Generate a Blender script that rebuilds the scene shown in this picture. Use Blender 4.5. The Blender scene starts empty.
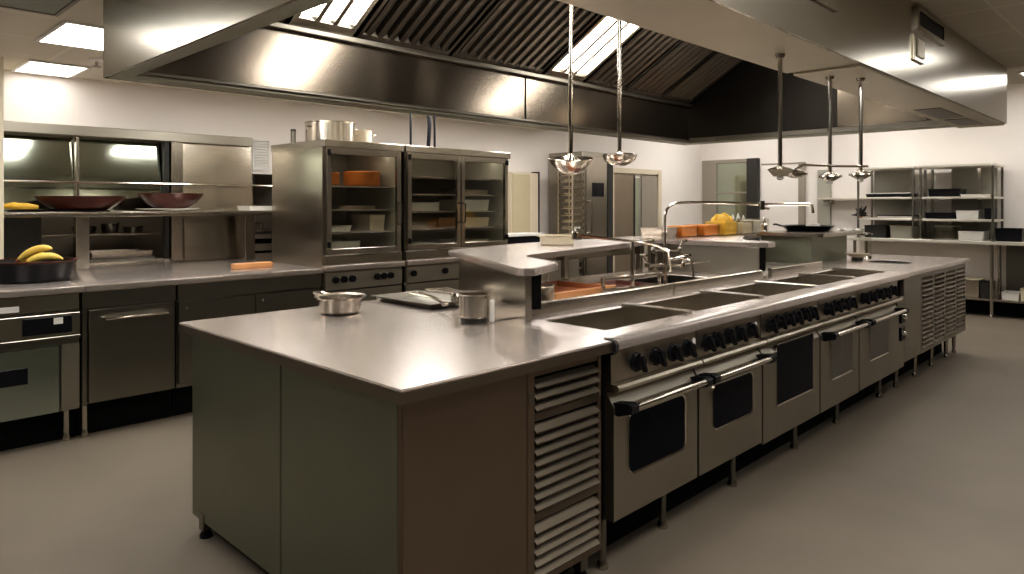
import bpy, bmesh, math, random
from mathutils import Vector, Matrix
random.seed(7)
scene = bpy.context.scene
COL = scene.collection
PI = math.pi

# ------------------------------------------------------------------ materials
def new_mat(name):
    m = bpy.data.materials.new(name); m.use_nodes = True
    nt = m.node_tree
    return m, nt, nt.nodes['Principled BSDF']

def setin(b, **k):
    for n, v in k.items():
        n = n.replace('_', ' ')
        if n in b.inputs: b.inputs[n].default_value = v

def plain(name, rgb, rough=0.5, metal=0.0, spec=0.5, noise=0.0, scale=8.0, coat=0.0):
    m, nt, b = new_mat(name)
    setin(b, Base_Color=(*rgb, 1), Roughness=rough, Metallic=metal, Specular_IOR_Level=spec, Coat_Weight=coat)
    if noise:
        tc = nt.nodes.new('ShaderNodeTexCoord'); n = nt.nodes.new('ShaderNodeTexNoise')
        n.inputs['Scale'].default_value = scale; n.inputs['Detail'].default_value = 5
        r = nt.nodes.new('ShaderNodeMapRange')
        r.inputs['To Min'].default_value = 1 - noise; r.inputs['To Max'].default_value = 1 + noise
        mx = nt.nodes.new('ShaderNodeMix'); mx.data_type = 'RGBA'; mx.blend_type = 'MULTIPLY'
        mx.inputs['Factor'].default_value = 1
        mx.inputs[6].default_value = (*rgb, 1)
        nt.links.new(tc.outputs['Object'], n.inputs['Vector'])
        nt.links.new(n.outputs['Fac'], r.inputs['Value'])
        nt.links.new(r.outputs['Result'], mx.inputs[7])
        nt.links.new(mx.outputs[2], b.inputs['Base Color'])
    return m

def steel(name, rgb, rough=0.3, stretch=(3, 3, 160), amp=0.10, bump=0.05, metal=1.0):
    """brushed stainless steel: fine noise stretched along the grain"""
    m, nt, b = new_mat(name)
    setin(b, Base_Color=(*rgb, 1), Metallic=metal, Roughness=rough)
    tc = nt.nodes.new('ShaderNodeTexCoord'); mp = nt.nodes.new('ShaderNodeMapping')
    mp.inputs['Scale'].default_value = stretch
    n = nt.nodes.new('ShaderNodeTexNoise'); n.inputs['Scale'].default_value = 2.5; n.inputs['Detail'].default_value = 4
    nt.links.new(tc.outputs['Object'], mp.inputs['Vector']); nt.links.new(mp.outputs['Vector'], n.inputs['Vector'])
    r = nt.nodes.new('ShaderNodeMapRange'); r.inputs['To Min'].default_value = max(0.03, rough - amp); r.inputs['To Max'].default_value = rough + amp
    nt.links.new(n.outputs['Fac'], r.inputs['Value']); nt.links.new(r.outputs['Result'], b.inputs['Roughness'])
    # soft large-scale tone variation (handling marks, rolled sheet)
    n2 = nt.nodes.new('ShaderNodeTexNoise'); n2.inputs['Scale'].default_value = 1.7; n2.inputs['Detail'].default_value = 3
    nt.links.new(tc.outputs['Object'], n2.inputs['Vector'])
    r2 = nt.nodes.new('ShaderNodeMapRange'); r2.inputs['To Min'].default_value = 0.86; r2.inputs['To Max'].default_value = 1.1
    nt.links.new(n2.outputs['Fac'], r2.inputs['Value'])
    mx = nt.nodes.new('ShaderNodeMix'); mx.data_type = 'RGBA'; mx.blend_type = 'MULTIPLY'; mx.inputs['Factor'].default_value = 1
    mx.inputs[6].default_value = (*rgb, 1); nt.links.new(r2.outputs['Result'], mx.inputs[7]); nt.links.new(mx.outputs[2], b.inputs['Base Color'])
    if bump < 0:
        bp = nt.nodes.new('ShaderNodeBump'); bp.inputs['Strength'].default_value = bump; bp.inputs['Distance'].default_value = 0.01
        nt.links.new(n.outputs['Fac'], bp.inputs['Height']); nt.links.new(bp.outputs['Normal'], b.inputs['Normal'])
    return m

def emit(name, rgb, strength):
    m, nt, b = new_mat(name)
    setin(b, Base_Color=(*rgb, 1), Roughness=0.5)
    b.inputs['Emission Color'].default_value = (*rgb, 1); b.inputs['Emission Strength'].default_value = strength
    return m

def glassy(name, tint, refl=0.12):
    m = bpy.data.materials.new(name); m.use_nodes = True; nt = m.node_tree
    nt.nodes.clear()
    o = nt.nodes.new('ShaderNodeOutputMaterial'); t = nt.nodes.new('ShaderNodeBsdfTransparent'); g = nt.nodes.new('ShaderNodeBsdfGlossy')
    t.inputs['Color'].default_value = (*tint, 1); g.inputs['Roughness'].default_value = 0.06; g.inputs['Color'].default_value = (.9, .92, .9, 1)
    mx = nt.nodes.new('ShaderNodeMixShader'); mx.inputs['Fac'].default_value = refl
    nt.links.new(t.outputs[0], mx.inputs[1]); nt.links.new(g.outputs[0], mx.inputs[2]); nt.links.new(mx.outputs[0], o.inputs['Surface'])
    return m

M = dict(
    steel=steel('brushed_steel', (.52, .48, .42), .24, amp=.04),
    steel_v=steel('brushed_steel_vertical', (.52, .48, .42), .24, (120, 120, 2), amp=.04),
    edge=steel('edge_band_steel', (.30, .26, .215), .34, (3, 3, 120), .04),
    shelf=steel('rack_shelf_steel', (.74, .70, .62), .35, (3, 60, 3), .03, metal=.45),
    rimst=steel('hood_rim_steel', (.42, .43, .35), .36, (60, 3, 3), .04, metal=.7),
    teal=steel('tinted_steel', (.42, .47, .43), .26, (90, 90, 2), .03),
    bright=steel('wall_panel_steel', (.66, .61, .52), .22, (2, 2, 60), .03),
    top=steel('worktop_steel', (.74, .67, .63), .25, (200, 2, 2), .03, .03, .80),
    dark=steel('dark_steel', (.25, .235, .205), .30, (2, 2, 60), amp=.012),
    panel=steel('end_panel_steel', (.30, .315, .25), .42, (120, 120, 2), .08, .03),  # reflected green-grey room tone is put into this steel's colour
    brown=steel('side_panel_steel', (.27, .215, .17), .40, (120, 120, 2), .08, .03),  # brownish reflection of the aisle side is put into the colour
    oven=steel('oven_front_steel', (.40, .375, .32), .40, (3, 3, 160), .06, .02),
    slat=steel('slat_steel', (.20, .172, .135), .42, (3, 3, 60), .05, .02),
    lou=steel('louver_steel', (.50, .455, .38), .33, (3, 3, 60), .06, .02),
    hood_out=steel('hood_outer_steel', (.52, .49, .42), .24, (2, 2, 200), .03, .02, .96),
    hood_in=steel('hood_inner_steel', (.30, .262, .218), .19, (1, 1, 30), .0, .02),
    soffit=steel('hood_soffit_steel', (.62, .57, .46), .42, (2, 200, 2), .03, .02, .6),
    hood_shade=steel('hood_shade_steel', (.055, .05, .045), .45, (3, 3, 60), .08, .02),
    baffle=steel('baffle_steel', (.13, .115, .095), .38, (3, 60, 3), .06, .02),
    chrome=plain('polished_steel', (.72, .68, .62), .14, 1.0),
    pot=steel('pot_steel', (.68, .63, .56), .22, (3, 3, 120), .06, .02),
    reddish=plain('worn_copper', (.085, .021, .013), .28, .15, noise=.35, scale=9),
    red_dark=plain('copper_dark', (.10, .03, .02), .35, .4, noise=.3, scale=9),
    black=plain('black_plastic', (.007, .007, .010), .35, spec=.3),
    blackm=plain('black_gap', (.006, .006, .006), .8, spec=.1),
    bglass=plain('black_oven_glass', (.004, .005, .009), .22, spec=.06),
    gglass=plain('grey_oven_glass', (.085, .08, .07), .22, spec=.6),
    pane=steel('dark_glossy_pane', (.38, .41, .34), .10, (2, 2, 30), .03, .01),
    white=plain('white_plastic', (.82, .80, .76), .4),
    cream=plain('cream_plastic', (.72, .64, .50), .5, noise=.05),
    tan=plain('tan_laminate', (.56, .49, .33), .55, noise=.05),
    orange=plain('orange_food', (.72, .25, .04), .5, noise=.25, scale=14),
    yellow=plain('yellow_food', (.83, .52, .07), .5, noise=.2, scale=18),
    banana=plain('banana_skin', (.84, .60, .14), .45, noise=.15, scale=20),
    wood=plain('wood_brown', (.36, .13, .055), .45, noise=.3, scale=7),
    woodl=plain('wood_light', (.60, .30, .13), .5, noise=.2, scale=9),
    glass=glassy('cabinet_glass', (.93, .935, .90), .07),
    clear=glassy('clear_plastic', (.96, .95, .92), .10),
    wall=plain('white_wall_paint', (.90, .85, .805), .75, noise=.02, scale=3),
    wallfar=plain('cream_wall_paint', (.87, .82, .775), .75, noise=.02, scale=3),
    wallr=plain('taupe_wall_paint', (.16, .13, .10), .8, noise=.05, scale=3),  # unseen wall, kept dark so the oven side reflects brown shade
    walln=plain('green_grey_wall_paint', (.115, .125, .095), .8, noise=.05, scale=3),  # unseen wall, kept dark so the island end reflects green-grey shade
    taupe=plain('taupe_panel', (.34, .30, .25), .55, noise=.05),
    grey=plain('grey_panel', (.42, .41, .35), .4, noise=.05),
    darkj=plain('dark_jamb', (.035, .033, .03), .5),
    doors=steel('door_steel', (.40, .34, .27), .42, (3, 3, 60), .06, .02),
    lamp=emit('lamp_diffuser', (1.0, .965, .92), 13.0),
    lamps=emit('lamp_diffuser_soft', (1.0, .965, .92), 14.0),
    lampw=emit('lamp_diffuser_wall', (1.0, .965, .92), 4.5),
    infill=emit('interior_fill_glow', (1.0, .92, .80), 3.5),  # glow added to brighten interiors, not a known lamp
    lamph=emit('hood_lamp_diffuser', (1.0, .95, .88), 14.0),
    lit_liner=plain('cabinet_lit_liner', (.50, .485, .42), .5),
    tile=plain('vent_grey', (.30, .33, .28), .6),
    label=plain('label_white', (.85, .84, .80), .6),
)

def floor_mat():
    m, nt, b = new_mat('floor_epoxy')
    tc = nt.nodes.new('ShaderNodeTexCoord'); n = nt.nodes.new('ShaderNodeTexNoise'); n.inputs['Scale'].default_value = 1.2; n.inputs['Detail'].default_value = 6
    n2 = nt.nodes.new('ShaderNodeTexNoise'); n2.inputs['Scale'].default_value = 90
    cr = nt.nodes.new('ShaderNodeValToRGB')
    cr.color_ramp.elements[0].position = .3; cr.color_ramp.elements[0].color = (.172, .145, .114, 1)
    cr.color_ramp.elements[1].position = .75; cr.color_ramp.elements[1].color = (.225, .190, .15, 1)
    nt.links.new(tc.outputs['Object'], n.inputs['Vector']); nt.links.new(tc.outputs['Object'], n2.inputs['Vector'])
    nt.links.new(n.outputs['Fac'], cr.inputs['Fac']); nt.links.new(cr.outputs['Color'], b.inputs['Base Color'])
    r = nt.nodes.new('ShaderNodeMapRange'); r.inputs['To Min'].default_value = .45; r.inputs['To Max'].default_value = .62
    nt.links.new(n.outputs['Fac'], r.inputs['Value']); nt.links.new(r.outputs['Result'], b.inputs['Roughness'])
    bp = nt.nodes.new('ShaderNodeBump'); bp.inputs['Strength'].default_value = .05; bp.inputs['Distance'].default_value = .01
    nt.links.new(n2.outputs['Fac'], bp.inputs['Height']); nt.links.new(bp.outputs['Normal'], b.inputs['Normal'])
    setin(b, Specular_IOR_Level=.35)
    return m

def ceiling_mat():
    """cream tiles with a light metal grid every 0.6 m"""
    m, nt, b = new_mat('ceiling_tiles')
    tc = nt.nodes.new('ShaderNodeTexCoord'); sp = nt.nodes.new('ShaderNodeSeparateXYZ'); nt.links.new(tc.outputs['Object'], sp.inputs[0])
    def line(sock, off, step, w):
        a = nt.nodes.new('ShaderNodeMath'); a.operation = 'ADD'; a.inputs[1].default_value = off + 60; nt.links.new(sock, a.inputs[0])
        d = nt.nodes.new('ShaderNodeMath'); d.operation = 'DIVIDE'; d.inputs[1].default_value = step; nt.links.new(a.outputs[0], d.inputs[0])
        f = nt.nodes.new('ShaderNodeMath'); f.operation = 'FRACT'; nt.links.new(d.outputs[0], f.inputs[0])
        l = nt.nodes.new('ShaderNodeMath'); l.operation = 'LESS_THAN'; l.inputs[1].default_value = w / step; nt.links.new(f.outputs[0], l.inputs[0])
        return l.outputs[0]
    lx = line(sp.outputs[0], 0.15, 0.6, .016); ly = line(sp.outputs[1], 0.0, 0.6, .022)
    mxm = nt.nodes.new('ShaderNodeMath'); mxm.operation = 'MAXIMUM'; nt.links.new(lx, mxm.inputs[0]); nt.links.new(ly, mxm.inputs[1])
    mx = nt.nodes.new('ShaderNodeMix'); mx.data_type = 'RGBA'
    mx.inputs[6].default_value = (.70, .655, .56, 1); mx.inputs[7].default_value = (.80, .755, .66, 1)
    nt.links.new(mxm.outputs[0], mx.inputs['Factor']); nt.links.new(mx.outputs[2], b.inputs['Base Color'])
    setin(b, Roughness=.85)
    return m
M['floor'] = floor_mat(); M['ceiling'] = ceiling_mat()

# ------------------------------------------------------------------ mesh helpers
def B(): return bmesh.new()

def box(bm, x0, x1, y0, y1, z0, z1, bev=0.0, seg=1, mat=None):
    r = bmesh.ops.create_cube(bm, size=1.0)
    vs = r['verts']
    x0, x1 = min(x0, x1), max(x0, x1); y0, y1 = min(y0, y1), max(y0, y1); z0, z1 = min(z0, z1), max(z0, z1)
    for v in vs:
        v.co = Vector((x0 + (v.co.x + .5) * (x1 - x0), y0 + (v.co.y + .5) * (y1 - y0), z0 + (v.co.z + .5) * (z1 - z0)))
    if bev:
        bev = min(bev, (x1 - x0) * .45, (y1 - y0) * .45, (z1 - z0) * .45)
        es = list({e for v in vs for e in v.link_edges})
        r = bmesh.ops.bevel(bm, geom=es, offset=bev, segments=seg, affect='EDGES', profile=.6)
        vs = list({v for f in r['faces'] for v in f.verts} | {v for v in vs if v.is_valid})
    if mat is not None:
        for v in vs: v.co = mat @ v.co
    return vs

def tube(bm, pts, r, n=10, cap=True):
    """round bar along a list of points; r a number or one per point"""
    pts = [Vector(p) for p in pts]
    rs = r if isinstance(r, (list, tuple)) else [r] * len(pts)
    rings = []; prev = None
    for i, p in enumerate(pts):
        if i == 0: t = pts[1] - p
        elif i == len(pts) - 1: t = p - pts[i - 1]
        else: t = (pts[i + 1] - p).normalized() + (p - pts[i - 1]).normalized()
        t.normalize()
        if prev is None:
            a = Vector((0, 0, 1)) if abs(t.z) < .9 else Vector((1, 0, 0))
            u = t.cross(a).normalized()
        else:
            u = (prev - t * prev.dot(t)).normalized()
        prev = u; w = t.cross(u)
        rings.append([bm.verts.new(p + (u * math.cos(2 * PI * k / n) + w * math.sin(2 * PI * k / n)) * rs[i]) for k in range(n)])
    for a, b in zip(rings, rings[1:]):
        for k in range(n): bm.faces.new((a[k], a[(k + 1) % n], b[(k + 1) % n], b[k]))
    if cap:
        bm.faces.new(list(reversed(rings[0]))); bm.faces.new(rings[-1])

def lathe(bm, prof, c, n=28, ax='z', rot=None):
    """prof: list of (radius, height) turned about an axis through c"""
    c = Vector(c); rings = []
    def place(r, h, a):
        if ax == 'z': v = Vector((r * math.cos(a), r * math.sin(a), h))
        elif ax == 'x': v = Vector((h, r * math.cos(a), r * math.sin(a)))
        else: v = Vector((r * math.sin(a), h, r * math.cos(a)))
        if rot is not None: v = rot @ v
        return c + v
    for r, h in prof:
        if r < 1e-6: rings.append([bm.verts.new(place(0, h, 0))])
        else: rings.append([bm.verts.new(place(r, h, 2 * PI * k / n)) for k in range(n)])
    for a, b in zip(rings, rings[1:]):
        if len(a) == 1 and len(b) == 1: continue
        for k in range(n):
            if len(a) == 1: bm.faces.new((a[0], b[(k + 1) % n], b[k]))
            elif len(b) == 1: bm.faces.new((a[k], a[(k + 1) % n], b[0]))
            else: bm.faces.new((a[k], a[(k + 1) % n], b[(k + 1) % n], b[k]))

def prism(bm, pts, z0, z1, axes='xy'):
    """polygon extruded; axes 'xy' -> along z, 'xz' -> along y, 'yz' -> along x"""
    def P(a, b, c):
        return {'xy': (a, b, c), 'xz': (a, c, b), 'yz': (c, a, b)}[axes]
    lo = [bm.verts.new(P(a, b, z0)) for a, b in pts]; hi = [bm.verts.new(P(a, b, z1)) for a, b in pts]
    n = len(pts)
    bm.faces.new(lo); bm.faces.new(list(reversed(hi)))
    for k in range(n): bm.faces.new((lo[k], hi[k], hi[(k + 1) % n], lo[(k + 1) % n]))

def rrect(a0, a1, b0, b1, r, n=5):
    out = []
    for cx, cy, s in ((a1 - r, b1 - r, 0), (a0 + r, b1 - r, 1), (a0 + r, b0 + r, 2), (a1 - r, b0 + r, 3)):
        for k in range(n + 1):
            t = (s + k / n) * PI / 2; out.append((cx + r * math.cos(t), cy + r * math.sin(t)))
    return out

def tray(bm, x0, x1, y0, y1, z0, z1, t=.006, flare=.02, lip=.012):
    """open-topped sheet-metal pan: outer wall, lip, inner wall"""
    def ring(dx, z): return [bm.verts.new(p) for p in ((x0 - dx, y0 - dx, z), (x1 + dx, y0 - dx, z), (x1 + dx, y1 + dx, z), (x0 - dx, y1 + dx, z))]
    rs = [ring(-flare, z0), ring(0, z1 - t), ring(lip, z1 - t), ring(lip, z1), ring(-t, z1), ring(-flare - t, z0 + t)]
    for a, b in zip(rs, rs[1:]):
        for k in range(4): bm.faces.new((a[k], a[(k + 1) % 4], b[(k + 1) % 4], b[k]))
    bm.faces.new(list(reversed(rs[0]))); bm.faces.new(rs[-1])

ORIGIN = {}
ROW = [False]
def row_fit(v):
    """plan correction for the wall-counter row: it stands 0.27 m further into the aisle on taller legs"""
    x = v.x + .27 if v.x > -6.1 else v.x
    z = 1.41 - .946 * (1.41 - v.z)
    if v.z < .115: z = v.z * 1.607
    if v.z > 2.39: z = v.z
    return Vector((x, v.y * .946, z))
def root_origin(o):
    while o.parent is not None: o = o.parent
    return ORIGIN.get(o.name, Vector((0, 0, 0)))

def obj(name, bm, mat, parent=None, loc=None, label=None):
    """ONE mesh object from world coordinates (shifted to its thing's origin)"""
    me = bpy.data.meshes.new(name)
    bmesh.ops.recalc_face_normals(bm, faces=bm.faces[:])
    if ROW[0]:
        for v in bm.verts: v.co = row_fit(v.co)
        if loc is not None: loc = row_fit(Vector(loc))
    o = bpy.data.objects.new(name, me); COL.objects.link(o)
    if parent is not None:
        o.parent = parent; sh = root_origin(parent)
    else:
        sh = Vector(loc) if loc is not None else Vector((0, 0, 0))
        o.location = sh; ORIGIN[o.name] = sh
    for v in bm.verts: v.co -= sh
    bm.to_mesh(me); bm.free()
    for p in me.polygons: p.use_smooth = True
    me.set_sharp_from_angle(angle=math.radians(32))
    me.materials.append(M[mat] if isinstance(mat, str) else mat)
    if label: o['label'] = label
    return o

def tag(o, label, cat, group=None):
    o['label'] = label; o['category'] = cat
    if group: o['group'] = group
    return o

def thing(name, label, cat, loc, group=None):
    o = bpy.data.objects.new(name, None); COL.objects.link(o)
    o.empty_display_size = .1
    if ROW[0]: loc = row_fit(Vector(loc))
    o.location = loc; ORIGIN[o.name] = Vector(loc)
    return tag(o, label, cat, group)

def struct(name, bm, mat, parent=None):
    o = obj(name, bm, mat, parent)
    if parent is None: o['kind'] = 'structure'
    return o

def copy_thing(o, loc, label=None):
    c = o.copy(); COL.objects.link(c); c.location = loc; ORIGIN[c.name] = Vector(loc)
    if label: c['label'] = label
    for ch in list(o.children):
        d = ch.copy(); COL.objects.link(d); d.parent = c
        for g in list(ch.children):
            e = g.copy(); COL.objects.link(e); e.parent = d
    return c

def add(name, fn, mat, parent=None, **k):
    bm = B(); fn(bm); return obj(name, bm, mat, parent, **k)

def bx(name, mat, parent, x0, x1, y0, y1, z0, z1, bev=.003, **k):
    bm = B(); box(bm, x0, x1, y0, y1, z0, z1, bev); return obj(name, bm, mat, parent, **k)

# ------------------------------------------------------------------ camera
cam = bpy.data.cameras.new('camera'); camo = bpy.data.objects.new('camera', cam); COL.objects.link(camo)
camo.location = (0, 0, 1.41); camo.rotation_euler = (PI / 2, 0, math.atan2(688, 702))
cam.sensor_width = 36; cam.lens = 702 / 1024 * 36; cam.shift_y = -82 / 1024; cam.clip_start = .05; cam.clip_end = 60
scene.camera = camo

# ------------------------------------------------------------------ room
CH = 2.40                      # ceiling height
WX = -6.25                     # left wall face
FY = 11.1                      # far wall face
RX, NY = 3.2, -3.0
HX0, HX1, HY0, HY1, HB = -3.64, -1.0, 1.0, 6.15, 2.0   # hood outline
bm = B(); box(bm, -7.2, RX + .1, NY - .1, FY + .1, -.1, 0); struct('floor', bm, 'floor')
bm = B()
CY = 6.98                      # the ceiling steps up past this line
box(bm, -6.35, HX0 + .02, NY, CY, CH, CH + .06); box(bm, HX1 - .02, RX, NY, CY, CH, CH + .06)
box(bm, HX0 + .02, HX1 - .02, NY, HY0 + .02, CH, CH + .06); box(bm, HX0 + .02, HX1 - .02, HY1 - .02, CY, CH, CH + .06)
box(bm, -6.35, RX, CY, CY + .05, CH + .06, 3.05); box(bm, -6.35, RX, CY, FY, 3.0, 3.06)
struct('ceiling', bm, 'ceiling')
# left wall with the pass-through opening and a smaller shelf niche
bm = B()
A0, A1, AZ0, AZ1 = 1.0, 2.22, .955, 1.96
N0, N1, NZ0, NZ1 = 2.95, 3.22, .955, 1.70
box(bm, WX - .1, WX, NY, A0, 0, CH); box(bm, WX - .1, WX, A0, A1, 0, AZ0); box(bm, WX - .1, WX, A0, A1, AZ1, CH)
box(bm, WX - .1, WX, A1, N0, 0, CH); box(bm, WX - .1, WX, N0, N1, 0, NZ0); box(bm, WX - .1, WX, N0, N1, NZ1, CH)
box(bm, WX - .1, WX, N1, CY, 0, CH); box(bm, WX - .1, WX, CY, FY, 0, 3.06)
struct('wall_left', bm, 'wall')
bm = B()
RB = WX - .62
box(bm, RB - .04, RB, A0 - .1, N1 + .1, .8, 2.1); box(bm, RB, WX - .1, A0 - .1, A0 - .06, .8, 2.1); box(bm, RB, WX - .1, N1 + .06, N1 + .1, .8, 2.1)
box(bm, RB, WX - .1, A0 - .06, N1 + .06, 2.06, 2.1); box(bm, RB, WX - .1, A0 - .06, N1 + .06, .8, .915)
struct('wall_recess', bm, 'taupe')
bm = B(); box(bm, -6.35, RX + .1, FY, FY + .1, 0, 3.1); struct('wall_far', bm, 'wallfar')
bm = B(); box(bm, RX, RX + .1, NY, FY, 0, 3.06); struct('wall_right', bm, 'wallr')
bm = B(); box(bm, -6.35, RX + .1, NY - .1, NY, 0, CH + .06); struct('wall_near', bm, 'walln')
bm = B(); box(bm, WX, -5.72, .70, .975, .935, CH); struct('trim_1', bm, 'cream')
bm = B(); box(bm, WX, WX + .015, NY, FY, 0, .1); struct('baseboard_left', bm, 'taupe')
bm = B(); box(bm, WX, RX, FY - .015, FY, 0, .1); struct('baseboard_far', bm, 'taupe')

# steel door in the left wall
d = bpy.data.objects.new('door_1', None); COL.objects.link(d); d.location = (WX, 9.1, 0); ORIGIN['door_1'] = Vector((WX, 9.1, 0)); d['kind'] = 'structure'
def fn(bm):
    box(bm, WX, WX + .05, 8.42, 8.50, 0, 1.97, .004); box(bm, WX, WX + .05, 9.68, 9.78, 0, 1.97, .004); box(bm, WX, WX + .05, 8.5, 9.68, 1.89, 1.97, .004)
add('door_frame', fn, 'cream', d)
bx('door_leaf', 'doors', d, WX, WX + .03, 8.5, 9.02, .01, 1.87)
bx('glass_strip', 'pane', d, WX, WX + .024, 9.05, 9.2, .01, 1.83)
bx('door_mullion', 'darkj', d, WX, WX + .04, 9.02, 9.05, .01, 1.87)
bx('door_leaf', 'taupe', d, WX, WX + .03, 9.24, 9.68, .01, 1.87)
# openings on the far wall
w = bpy.data.objects.new('window_1', None); COL.objects.link(w); w.location = (-5.7, FY, 1); ORIGIN['window_1'] = Vector((-5.7, FY, 1)); w['kind'] = 'structure'
bx('window_panel', 'taupe', w, -6.2, -5.93, FY - .04, FY, .4, 2.18)
bx('window_pane', 'pane', w, -5.93, -5.36, FY - .02, FY, .4, 2.12)
bx('window_frame', 'taupe', w, -5.93, -5.36, FY - .05, FY, 2.12, 2.18)
bx('window_frame', 'taupe', w, -5.93, -5.36, FY - .035, FY, 1.60, 1.63)
bx('window_jamb', 'darkj', w, -5.36, -5.17, FY - .09, FY, .4, 2.18)
d2 = bpy.data.objects.new('door_2', None); COL.objects.link(d2); d2.location = (-4.8, FY, 0); ORIGIN['door_2'] = Vector((-4.8, FY, 0)); d2['kind'] = 'structure'
bx('door_leaf', 'wallfar', d2, -5.13, -4.52, FY - .03, FY, 0, 2.06)
bx('door_frame', 'taupe', d2, -5.13, -4.42, FY - .04, FY, 2.06, 2.085)
bx('door_frame', 'taupe', d2, -4.52, -4.42, FY - .05, FY, 0, 2.06)
bm = B(); box(bm, -4.22, -4.03, FY - .05, FY, 0, 1.95); struct('trim_2', bm, 'grey')

# ------------------------------------------------------------------ ceiling lights and small ceiling things
def ceiling_light(x0, x1, y0, y1, label, mat='lamp', CH=CH):
    t = thing('ceiling_light', label, 'light', ((x0 + x1) / 2, (y0 + y1) / 2, CH - .015), 'recessed ceiling light panels')
    def fr(bm):
        e = .02
        box(bm, x0 - e, x1 + e, y0 - e, y0, CH - .014, CH); box(bm, x0 - e, x1 + e, y1, y1 + e, CH - .014, CH)
        box(bm, x0 - e, x0, y0, y1, CH - .014, CH); box(bm, x1, x1 + e, y0, y1, CH - .014, CH)
    add('light_frame', fr, 'white', t)
    bx('diffuser', mat, t, x0, x1, y0, y1, CH - .009, CH - .002, 0)
ceiling_light(-6.18, -5.68, 1.12, 1.46, 'bright ceiling panel light against the wall above the dark glossy panes', 'lampw')
ceiling_light(-4.95, -4.35, 1.02, 1.55, 'bright ceiling panel light cut off by the near corner of the hood')
for k, y in enumerate((2.3, 3.7, 5.1, 6.3)):
    ceiling_light(-5.2, -4.6, y, y + .5, ('ceiling panel light over the wall aisle by the steel wall panel', 'ceiling panel light over the wall aisle by the single glass-door cabinet',
                  'ceiling panel light over the wall aisle by the two-door glass cabinet', 'ceiling panel light over the wall aisle by the tray trolley')[k], 'lamps')
ceiling_light(-4.5, -3.9, -.1, .5, 'bright ceiling panel light mirrored in the near face of the hood')
ceiling_light(-3.0, -2.4, -.9, -.3, 'unseen ceiling panel light added to brighten the near face of the hood')  # unseen light added so the near hood face looks brighter
for k, (x, y) in enumerate(((-.75, .6), (-.75, 2.0), (.5, 3.5), (-.70, 5.0))):
    ceiling_light(x, x + (.6 if k < 3 else .45), y, y + (.6 if k < 3 else .5), ('ceiling panel light over the oven aisle closest to the camera', 'ceiling panel light over the oven aisle by the first oven',
                  'ceiling panel light over the oven aisle by the third oven', 'ceiling panel light over the oven aisle by the louvered cabinets')[k], ('lamps', 'lamps', 'lamp', 'lampw')[k])
ceiling_light(-.95, -.40, 6.35, 6.85, 'ceiling panel light peeking past the far corner of the hood', 'lampw')
for x, y, lab in ((-2.3, 8.4, 'high ceiling panel light over the louvered island end'), (-4.8, 8.4, 'high ceiling panel light in front of the steel door'), (-3.5, 9.7, 'added unseen high ceiling panel light over the rack by the white door'),
                  (-1.4, 9.7, 'added unseen high ceiling panel light over the outer table end'), (.4, 8.4, 'high ceiling panel light over the far aisle end'), (-5.5, 9.7, 'added unseen high ceiling panel light near the far wall corner')):
    ceiling_light(x, x + .6, y, y + .6, lab, CH=3.0)  # unseen lights; those nearest the far wall are added to brighten it
t = thing('ceiling_sprinkler', 'small round sprinkler head on the ceiling between two panel lights', 'sprinkler', (-5.35, 1.43, CH))
add('escutcheon', lambda bm: lathe(bm, [(0, 0), (.05, 0), (.045, -.012), (.02, -.018), (0, -.018)], (-5.35, 1.43, CH)), 'white', t)
add('deflector', lambda bm: lathe(bm, [(0, -.018), (.009, -.018), (.009, -.045), (.028, -.048), (.028, -.053), (0, -.053)], (-5.35, 1.43, CH), 14), 'taupe', t)
t = thing('ceiling_vent', 'grey-green flat air vent panel in the ceiling near the hood corner', 'vent', (-3.9, .72, CH))
bx('vent_plate', 'tile', t, -4.2, -3.68, .3, .93, CH - .012, CH, .002)
add('vent_frame', lambda bm: [box(bm, -4.22, -3.66, .93, .95, CH - .016, CH), box(bm, -4.22, -4.2, .3, .93, CH - .016, CH)], 'taupe', t)

# ------------------------------------------------------------------ exhaust hood
H = thing('exhaust_hood', 'huge stainless exhaust hood with baffle filters hanging over the island', 'hood', ((HX0 + HX1) / 2, (HY0 + HY1) / 2, HB))
IX0, IX1, IY0, IY1 = -3.5, -1.33, 1.09, 5.98
bx('near_face', 'hood_out', H, HX0, HX1, HY0, HY0 + .012, HB, CH, 0)
bx('aisle_face', 'hood_out', H, HX1 - .012, HX1, HY0 + .012, HY1, HB, CH, 0)
bx('wall_side_face', 'hood_out', H, HX0, HX0 + .012, HY0 + .012, HY1, HB, CH, 0)
bx('far_face', 'hood_out', H, HX0 + .012, HX1 - .012, HY1 - .012, HY1, HB, CH, 0)
add('rim', lambda bm: [box(bm, HX0 + .012, IX0, HY0 + .012, HY1 - .012, HB + .001, HB + .014, .002),
                       box(bm, IX0, IX1, HY0 + .012, IY0, HB + .001, HB + .014, .002),
                       box(bm, IX0, IX1, IY1, HY1 - .012, HB + .001, HB + .014, .002)], 'rimst', H)
add('soffit', lambda bm: [box(bm, IX1, HX1 - .012, HY0 + .012, 3.12, HB + .001, HB + .016, .002),
                          box(bm, IX1 + .03, HX1 - .012, 3.12, HY1 - .012, HB - .012, HB + .014, .004)], 'soffit', H)
add('soffit_vent', lambda bm: [box(bm, -1.24, -1.1, 4.75, 5.35, HB - .016, HB - .012)], 'dark', H)
add('soffit_vent', lambda bm: [box(bm, -1.24, -1.1, 5.45, 5.9, HB - .016, HB - .012)], 'dark', H)
FZ = 2.37                       # foot of the filter bank
SL = math.tan(math.radians(31))
RXM = -2.42                     # ridge
RZ = FZ + SL * (RXM - IX0)
add('inner_wall', lambda bm: [box(bm, IX0 - .012, IX0, IY0, 3.70, HB + .014, FZ), box(bm, IX0 - .012, IX0, 3.72, IY1, HB + .014, FZ)], 'hood_in', H)
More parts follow.
